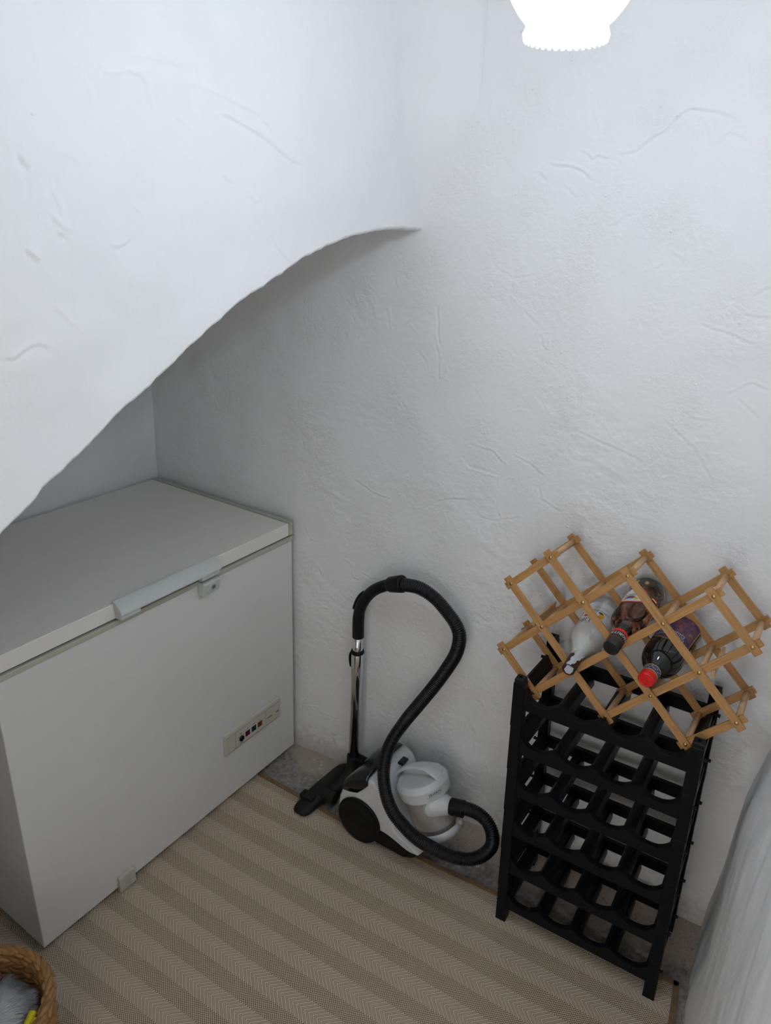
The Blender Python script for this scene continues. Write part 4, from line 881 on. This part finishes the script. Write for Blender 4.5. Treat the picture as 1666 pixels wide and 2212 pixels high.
# inlet cone
ic = bc + ba * (-0.098) + ly * 0.040; idr = (ly * 0.86 + ba * -0.42 + lx * -0.05).normalized(); idr = Vector((0.20, -0.965, 0.13)).normalized()
ip = Vector((0.862, -0.670, 0.204))
prt = obj('hose_port', lathe(bmesh.new(), [(-0.078, 0.018), (-0.070, 0.030), (-0.060, 0.0385), (-0.048, 0.0430), (-0.036, 0.0422), (-0.016, 0.0345), (0.000, 0.0275), (0.008, 0.0250), (0.009, 0.022)], ip, idr, 48), M_WHITEPL, vc, smooth=True)
cf = lathe(bmesh.new(), [(0.006, 0.0215), (0.010, 0.0232), (0.038, 0.0242), (0.046, 0.0250), (0.050, 0.0245), (0.051, 0.020)], ip, idr, 48)
for k in range(24):
    t = 2 * PI * k / 24; s1_, s2_ = basis(idr)[1:]; q = ip + idr * 0.012 + (s1_ * math.cos(t) + s2_ * math.sin(t)) * 0.0236; cyl(cf, q, q + idr * 0.030, 0.0009, 5)
obj('hose_cuff', cf, M_BLACKMAT, vc)
# bumper and latch at the front of the bin
bm = bmesh.new(); P_ = []
for k in range(17):
    an = math.radians(-88 + k * 8.5); P_.append(an)
rings = []
for an in P_:
    d = ly * math.cos(an) + lx * math.sin(an)
    rings.append([bm.verts.new(bc + ba * h + d * r_) for h, r_ in ((-0.180, 0.066), (-0.176, 0.0760), (-0.166, 0.0785), (-0.154, 0.0780), (-0.150, 0.0745), (-0.153, 0.0685))])
for A_, B_ in zip(rings, rings[1:]):
    for k in range(6): bm.faces.new((A_[k], A_[(k + 1) % 6], B_[(k + 1) % 6], B_[k]))
bm.faces.new(rings[0][::-1]); bm.faces.new(rings[-1]); obj('front_bumper', bm, M_WHITEPL, vc, smooth=True)
obj('bin_latch_hinge', prism(bmesh.new(), [(-0.012, -0.178), (0.012, -0.178), (0.014, -0.14), (0.008, -0.118), (-0.008, -0.118), (-0.014, -0.14)], lambda x, y, t: bc + ba * y + (ly * 0.93 + lx * 0.35).normalized() * t + (lx * 0.93 - ly * 0.35) * x, 0.066, 0.083), M_SMOKE, bn, bevel=0.003)
q = bc + ba * (-0.150) + (ly * 0.93 + lx * 0.1).normalized() * 0.080
obj('latch_button', lathe(bmesh.new(), [(-0.006, 0.0088), (0.004, 0.0088), (0.006, 0.0070), (0.0045, 0.0040)], q, (ly * 0.8 - lx * 0.6), 24), mat('grey_clear', (0.5, 0.5, 0.5), 0.2), bn)
# hose
HP = [(0.93, -0.4388, 0.8193), (0.935, -0.4874, 0.8237), (0.94, -0.5365, 0.8061), (0.94, -0.5785, 0.7764), (0.94, -0.6085, 0.7479), (0.94, -0.623, 0.7137), (0.94, -0.6174, 0.6608), (0.935, -0.5954, 0.6027), (0.92, -0.5678, 0.5417), (0.9, -0.532, 0.472), (0.88, -0.4984, 0.4063), (0.84, -0.4825, 0.3566), (0.8, -0.4887, 0.3196), (0.77, -0.5054, 0.2927), (0.745, -0.5319, 0.2585), (0.737, -0.5611, 0.2187), (0.738, -0.598, 0.1880), (0.745, -0.637, 0.1600), (0.765, -0.6791, 0.1324), (0.787, -0.7221, 0.1114), (0.81, -0.7679, 0.1054), (0.832, -0.8015, 0.1184), (0.85, -0.8217, 0.1498), (0.86, -0.8175, 0.185), (0.868, -0.7934, 0.2123), (0.872, -0.7559, 0.2210), (0.872, -0.7194, 0.2150)]
hc = resample(catmull(HP, 14), 0.00135)
bm = bmesh.new(); tube(bm, hc, lambda i: 0.0166 + 0.0029 * (0.5 + 0.5 * math.cos(2 * PI * i / 4.0)), 22)
obj('hose', bm, M_RIB, vc, smooth=True)
# bent handle with cuff, air slider, steel tubes
HN = [(0.94, -0.2825, 0.585), (0.94, -0.2817, 0.620), (0.94, -0.2820, 0.650), (0.94, -0.2855, 0.6800), (0.94, -0.2970, 0.7105), (0.94, -0.3129, 0.7371), (0.938, -0.3333, 0.7613), (0.935, -0.3564, 0.7807), (0.933, -0.3817, 0.7972), (0.931, -0.4069, 0.8095), (0.930, -0.4300, 0.8165)]
hn = catmull(HN, 6)
hh = obj('bent_handle', tube(bmesh.new(), hn, lambda i: 0.0172 if i > 14 else 0.0180, 28), M_BLACKMAT, vc, smooth=True)
cdir = (Vector(HN[-1]) - Vector(HN[-3])).normalized(); c0 = Vector(HN[-2]) - cdir * 0.018
obj('hose_collar', lathe(bmesh.new(), [(0, 0.0165), (0.001, 0.0200), (0.006, 0.0225), (0.040, 0.0250), (0.050, 0.0252), (0.054, 0.0230), (0.0545, 0.019)], c0, cdir, 36), M_BLACKMAT, vc, smooth=True)
sl_p = [Vector((0.94, -0.2655, 0.678)), Vector((0.94, -0.2685, 0.690)), Vector((0.938, -0.277, 0.712)), Vector((0.937, -0.289, 0.732)), Vector((0.937, -0.301, 0.745))]
obj('air_slider', tube(bmesh.new(), catmull(sl_p, 4), lambda i: 0.0062, 12), M_BLACK, hh, smooth=True)
tb = Vector((0.943, -0.2760, 0.105)); tt_ = Vector((0.940, -0.2822, 0.592)); td = (tt_ - tb).normalized(); TL_ = (tt_ - tb).length
obj('upper_tube', lathe(bmesh.new(), [(TL_ - 0.095, 0.0165), (TL_, 0.0165)], tb, td, 40), M_CHROME, vc, smooth=True)
lt_ = obj('lower_tube', lathe(bmesh.new(), [(0, 0.0172), (TL_ - 0.155, 0.0172), (TL_ - 0.150, 0.0186), (TL_ - 0.062, 0.0190), (TL_ - 0.060, 0.018)], tb, td, 40), M_CHROME, vc, smooth=True)
tor = lathe(bmesh.new(), [(TL_ - 0.066, 0.0185), (TL_ - 0.064, 0.0205), (TL_ - 0.058, 0.0208), (TL_ - 0.054, 0.0195), (TL_ - 0.053, 0.0168)], tb, td, 40)
obj('tube_clasp_ring', tor, M_BLACKMAT, lt_, smooth=True)
q = tb + td * (TL_ - 0.090) + Vector((-0.004, 0.022, 0)); obj('release_button', tube(bmesh.new(), catmull([q - td * 0.028 + Vector((0, -0.004, 0)), q - td * 0.010, q + td * 0.012, q + td * 0.026 + Vector((0, -0.006, 0))], 5), lambda i: 0.0060, 12), M_BLACK, lt_, smooth=True)
# floor head : lies across, long axis towards the wall
fh = bmesh.new()
ncs = 17; x0h, x1h = 0.728, 1.000; rings = []
for i in range(ncs):
    t = i / (ncs - 1); x = lerp(x0h, x1h, t)
    e = 1 - abs(2 * t - 1) ** 6; e = max(e, 0.0); hgt_ = 0.030 + 0.018 * math.exp(-((t - 0.45) / 0.17) ** 2); front = -0.182; back = -0.252 - 0.020 * math.exp(-((t - 0.48) / 0.16) ** 2)
    sc_ = 0.55 + 0.45 * e ** 0.5
    yc = (front + back) / 2; hw = (front - back) / 2 * sc_; zz = 0.008
    ring = []
    for a_, b_ in ((-1.0, 0.0), (-1.04, 0.35), (-0.92, 0.75), (-0.55, 1.0), (0.0, 1.02), (0.45, 0.88), (0.85, 0.55), (1.0, 0.25), (0.98, 0.0)):
        ring.append(fh.verts.new((x, yc + hw * a_, zz + hgt_ * b_ * (0.6 + 0.4 * e))))
    rings.append(ring)
for A_, B_ in zip(rings, rings[1:]):
    for k in range(9): fh.faces.new((A_[k], A_[(k + 1) % 9], B_[(k + 1) % 9], B_[k]))
fh.faces.new(rings[0][::-1]); fh.faces.new(rings[-1])
head = obj('floor_head', fh, M_DUSTYBLACK, vc, smooth=True, subsurf=1); head['label'] = 'dusty black floor head'
obj('pedal', box(bmesh.new(), (0.772, -0.237, 0.030), (0.802, -0.186, 0.0475)), M_DUSTYBLACK, head, bevel=0.004, seg=3)
obj('elbow', tube(bmesh.new(), catmull([(0.842, -0.262, 0.045), (0.868, -0.272, 0.048), (0.905, -0.278, 0.058), (0.934, -0.279, 0.085), (0.943, -0.277, 0.128)], 5), lambda i: lerp(0.0175, 0.0235, i / 20), 24), M_DUSTYBLACK, vc, smooth=True)
obj('elbow_pivot', lathe(bmesh.new(), [(-0.030, 0.018), (-0.028, 0.022), (0.028, 0.022), (0.030, 0.018)], (0.828, -0.262, 0.040), (0, 1, 0), 32), M_DUSTYBLACK, head, smooth=False, bevel=0.0015)
obj('tube_socket', lathe(bmesh.new(), [(-0.015, 0.022), (0.0, 0.0225), (0.018, 0.0225), (0.026, 0.0205), (0.027, 0.0175)], tb, td, 32), M_BLACKMAT, vc, smooth=True)
bm = bmesh.new(); box(bm, (0.925, -0.345, 0.112), (0.957, -0.292, 0.135)); obj('parking_hook', bm, M_BLACKMAT, vc, bevel=0.004)

# ================================================================= PENDANT LAMP
lp = thing('pendant_lamp', 'glowing white glass pendant lamp with scalloped lower rim hanging near the wall', 'lamp', LAMP_POS)
prof = [(0.004, 0.0462)] + [(q.x, q.y) for q in catmull([(0.008, 0.0478, 0), (0.012, 0.0468, 0), (0.0155, 0.0454, 0), (0.0185, 0.0470, 0), (0.024, 0.0525, 0), (0.031, 0.0583, 0), (0.038, 0.0632, 0), (0.050, 0.0700, 0), (0.065, 0.0762, 0), (0.085, 0.0805, 0), (0.108, 0.0790, 0), (0.135, 0.0700, 0), (0.158, 0.0540, 0), (0.170, 0.0400, 0), (0.176, 0.0320, 0), (0.190, 0.0300, 0)], 3)]
bm = bmesh.new(); SEG = 144; NS = 36; rings = []
for k, (h, r) in enumerate(prof):
    ring = []
    for i in range(SEG):
        an = 2 * PI * i / SEG; ph = (an * NS / (2 * PI)) % 1.0; sc_ = math.sqrt(max(0, 1 - (2 * ph - 1) ** 2))
        hh_ = h; rr = r
        if k == 0: hh_ = 0.0032 - 0.0028 * sc_ ** 0.8; rr = r + 0.0006 * sc_
        if k == 1: rr = r + 0.0008 * sc_
        ring.append(bm.verts.new(LAMP_POS + Vector((rr * math.cos(an), rr * math.sin(an), hh_))))
    rings.append(ring)
for A_, B_ in zip(rings, rings[1:]):
    for i in range(SEG): bm.faces.new((A_[i], A_[(i + 1) % SEG], B_[(i + 1) % SEG], B_[i]))
MG = bpy.data.materials.new('frosted_lit_glass'); MG.use_nodes = True; nt = MG.node_tree; nt.nodes.clear()
out = nt.nodes.new('ShaderNodeOutputMaterial'); tr = nt.nodes.new('ShaderNodeBsdfTransparent'); tl = nt.nodes.new('ShaderNodeBsdfTranslucent'); em = nt.nodes.new('ShaderNodeEmission'); mx = nt.nodes.new('ShaderNodeMixShader'); ad = nt.nodes.new('ShaderNodeAddShader')
tr.inputs[0].default_value = (1, 1, 1, 1); tl.inputs[0].default_value = (0.9, 0.93, 0.96, 1); mx.inputs[0].default_value = SHADE_FROST; em.inputs[0].default_value = (*LAMP_COL, 1); em.inputs[1].default_value = GLOBE_STRENGTH
nt.links.new(tr.outputs[0], mx.inputs[1]); nt.links.new(tl.outputs[0], mx.inputs[2]); nt.links.new(mx.outputs[0], ad.inputs[0]); nt.links.new(em.outputs[0], ad.inputs[1]); nt.links.new(ad.outputs[0], out.inputs[0])
obj('glass_shade', bm, MG, lp, smooth=True)
MBb = bpy.data.materials.new('lit_bulb'); MBb.use_nodes = True; MBb.node_tree.nodes.clear(); out = MBb.node_tree.nodes.new('ShaderNodeOutputMaterial'); em = MBb.node_tree.nodes.new('ShaderNodeEmission'); em.inputs[0].default_value = (*LAMP_COL, 1); em.inputs[1].default_value = BULB_STRENGTH; MBb.node_tree.links.new(em.outputs[0], out.inputs[0])
obj('bulb', lathe(bmesh.new(), [(0.050, 0.003), (0.052, 0.010), (0.058, 0.016), (0.066, 0.0195), (0.075, 0.0200), (0.085, 0.0175), (0.096, 0.012), (0.102, 0.010)], LAMP_POS + Vector((0, 0, BULB_Z)), (0, 0, 1), 24), MBb, lp, smooth=True)
obj('socket', lathe(bmesh.new(), [(0.067, 0.009), (0.085, 0.013), (0.185, 0.018), (0.200, 0.036), (0.215, 0.034), (0.235, 0.012)], LAMP_POS, (0, 0, 1), 32), M_BRASS, lp)
obj('cord', tube(bmesh.new(), [LAMP_POS + Vector((0, 0, 0.23)), LAMP_POS + Vector((0, 0, 0.35)), LAMP_POS + Vector((0, 0, CEIL - LAMP_POS.z - 0.01))], 0.003, 10), mat('cord_white', (0.6, 0.6, 0.6), 0.5), lp)
obj('ceiling_rose', lathe(bmesh.new(), [(-0.025, 0.03), (-0.02, 0.045), (0, 0.05)], (LAMP_POS.x, LAMP_POS.y, CEIL), (0, 0, 1), 32), M_BRASS, lp)

# ================================================================= BASKET
BC = Vector((-0.2485, -0.207, 0.0)); BR = 0.150; BZ = 0.272
M_STRAW = wood('seagrass', (0.44, 0.235, 0.085), (0.24, 0.115, 0.036), (18, 18, 60))
bk = thing('wicker_basket', 'round basket of braided seagrass with a wrapped handle beside the freezer', 'basket', BC + Vector((0, 0, 0.006)))
bm = lathe(bmesh.new(), [(0.006, 0.0), (0.007, 0.105), (0.02, 0.118), (0.10, 0.134), (0.20, 0.139), (0.262, 0.138), (0.262, 0.129), (0.20, 0.130), (0.10, 0.125), (0.03, 0.110), (0.018, 0.0)], BC, (0, 0, 1), 64, cap0=False, cap1=False)
obj('basket_wall', bm, M_STRAW, bk, smooth=True)
random.seed(11)
def braid(R, z, tilt_in, n, ln, wd, th, up, flip, slant=0.55):
    b_ = bmesh.new()
    for k in range(n):
        an = 2 * PI * (k + random.uniform(-0.1, 0.1)) / n; rad = Vector((math.cos(an), math.sin(an), 0)); tan = Vector((-math.sin(an), math.cos(an), 0))
        upv = (Vector((0, 0, 1)) * (1 - tilt_in) - rad * tilt_in).normalized() if not up else rad
        nrm = tan.cross(upv).normalized()
        d = (tan + upv * (slant if flip else -slant)).normalized()
        ellipsoid(b_, BC + rad * R + Vector((0, 0, z + random.uniform(-0.0015, 0.0015))), d, ln * random.uniform(0.9, 1.1), wd, th, ref=nrm, seg=10, rings=8)
    return b_
for (R, z, ti, fl) in ((0.1290, 0.246, 0.1, True), (0.1285, 0.230, 0.1, False), (0.1275, 0.214, 0.1, True), (0.126, 0.198, 0.1, False), (0.125, 0.182, 0.1, True), (0.1325, 0.261, 0.5, False)):
    obj('braid_row', braid(R, z, ti, 30, 0.0235, 0.0085, 0.0058, False, fl, 0.42), M_STRAW, bk, smooth=True)
obj('rim_braid', braid(0.1370, 0.2685, 0, 34, 0.0270, 0.0070, 0.0072, True, True, 0.26), M_STRAW, bk, smooth=True)
obj('rim_braid', braid(0.1405, 0.2600, 0, 32, 0.0280, 0.0070, 0.0070, True, False, 0.22), M_STRAW, bk, smooth=True)
for (z) in (0.235, 0.213, 0.19, 0.165, 0.14, 0.115, 0.09, 0.065, 0.04):
    obj('outer_braid', braid(interp(z, [(0.02, 0.118), (0.1, 0.134), (0.2, 0.140), (0.26, 0.138)]), z, 0, 30, 0.022, 0.010, 0.006, False, int(z * 1000) % 2 == 0), M_STRAW, bk, smooth=True)
a1_, a2_ = math.radians(52), math.radians(112)
def rimp(an, r=0.139, z=0.270): return BC + Vector((r * math.cos(an), r * math.sin(an), z))
mid_a = (a1_ + a2_) / 2
hp = catmull([rimp(a1_, z=0.255), rimp(a1_ + 0.03, 0.142, 0.292), rimp(a1_ + 0.16, 0.150, 0.325), rimp(a1_ + 0.36, 0.156, 0.345), rimp(mid_a, 0.158, 0.350), rimp(a2_ - 0.36, 0.156, 0.345), rimp(a2_ - 0.16, 0.150, 0.325), rimp(a2_ - 0.03, 0.142, 0.292), rimp(a2_, z=0.255)], 26)
hp = resample(hp, 0.0012)
obj('handle', tube(bmesh.new(), hp, lambda i: 0.0088 + 0.0022 * abs(math.sin(PI * i / 6.0 + 0.4 * math.sin(i * 0.11))), 16), M_STRAW, bk, smooth=True)
# fluffy thing
bm = bmesh.new(); ellipsoid(bm, BC + Vector((-0.006, -0.004, 0.215)), (0, 0, 1), 0.050, 0.098, 0.098, seg=24, rings=14)
M_FL = mat('pale_grey_fur', (0.68, 0.68, 0.69), 0.8)
fc = BC + Vector((-0.006, -0.004, 0.215))
random.seed(21)
for k in range(15000):
    th = random.uniform(0, 2 * PI); cz_ = random.uniform(-0.15, 1); sr = math.sqrt(max(0, 1 - cz_ * cz_))
    nrm = Vector((sr * math.cos(th), sr * math.sin(th), cz_)); p = fc + Vector((nrm.x * 0.096, nrm.y * 0.096, nrm.z * 0.048))
    flow = Vector((0.9, -0.5, 0.1)) + noise.noise_vector(p * 22) * 1.9
    d = (nrm * 0.75 + flow * 0.55).normalized(); Ln = random.uniform(0.016, 0.034); s_ = d.cross(nrm + Vector((0.01, 0.02, 0))).normalized() * random.uniform(0.0002, 0.00045)
    m1 = p + d * Ln * 0.5; d2 = (d + flow * 0.35 + Vector((0, 0, -0.25))).normalized(); e_ = m1 + d2 * Ln * 0.5
    q_ = e_ - Vector((BC.x, BC.y, e_.z))
    if math.hypot(q_.x, q_.y) > 0.119: continue
    a_, b_, c_, d_, t_ = bm.verts.new(p - s_), bm.verts.new(p + s_), bm.verts.new(m1 + s_ * 0.7), bm.verts.new(m1 - s_ * 0.7), bm.verts.new(e_)
    bm.faces.new((a_, b_, c_, d_)); bm.faces.new((d_, c_, t_))
tag(obj('fluffy_cover', bm, M_FL), 'fluffy pale grey long-haired fur lying in the braided basket', 'fur', kind=None)
# yellow things and navy cloth near the basket's front side
M_Y = mat('yellow_rubber', (0.72, 0.60, 0.005), 0.45)
def bpt(px, py, z):          # a pixel of the photograph at a given height gives a place inside the basket
    d = (r_ * ((px - 833) / F_PX) + u_ * (-(py - 1106) / F_PX) + f_); t = (z - CAM.z) / d.z; return CAM + d * t
yl = thing('yellow_toy', 'bright yellow rounded rubbery piece poking out beneath the fur in the basket', 'toy', bpt(70, 2205, 0.235))
A1 = bpt(72, 2188, 0.254); A2 = bpt(60, 2214, 0.250); obj('finger', tube(bmesh.new(), catmull([A1 + (A1 - A2) * 0.05, A1, (A1 + A2) / 2, A2, A2 + (A2 - A1) * 0.6], 8), lambda i: 0.0088 * math.sqrt(max(0.002, 1 - (1 - min(1, i / 6)) ** 2)), 16), M_Y, yl, smooth=True)
B1 = bpt(84, 2204, 0.258); B2 = bpt(74, 2226, 0.254); obj('finger', tube(bmesh.new(), catmull([B1 + (B1 - B2) * 0.05, B1, (B1 + B2) / 2, B2, B2 + (B2 - B1) * 1.0], 8), lambda i: 0.013 * math.sqrt(max(0.002, 1 - (1 - min(1, i / 9)) ** 2)), 16), M_Y, yl, smooth=True)
bm = bmesh.new(); nc = bpt(80, 2200, 0.208)
grid(bm, 16, 16, lambda i, j: nc + Vector(((i - 8) * 0.0028, (j - 8) * 0.0040, 0.006 * noise.noise(Vector((i * 0.4, j * 0.4, 2))) - 0.00012 * ((i - 8) ** 2 + (j - 8) ** 2))))
o = obj('cloth', bm, mat('navy_cloth', (0.008, 0.012, 0.030), 0.9), smooth=True); sm = o.modifiers.new('solid', 'SOLIDIFY'); sm.thickness = 0.004
tag(o, 'dark navy cloth tucked at the side of the basket beside the yellow toy', 'cloth')
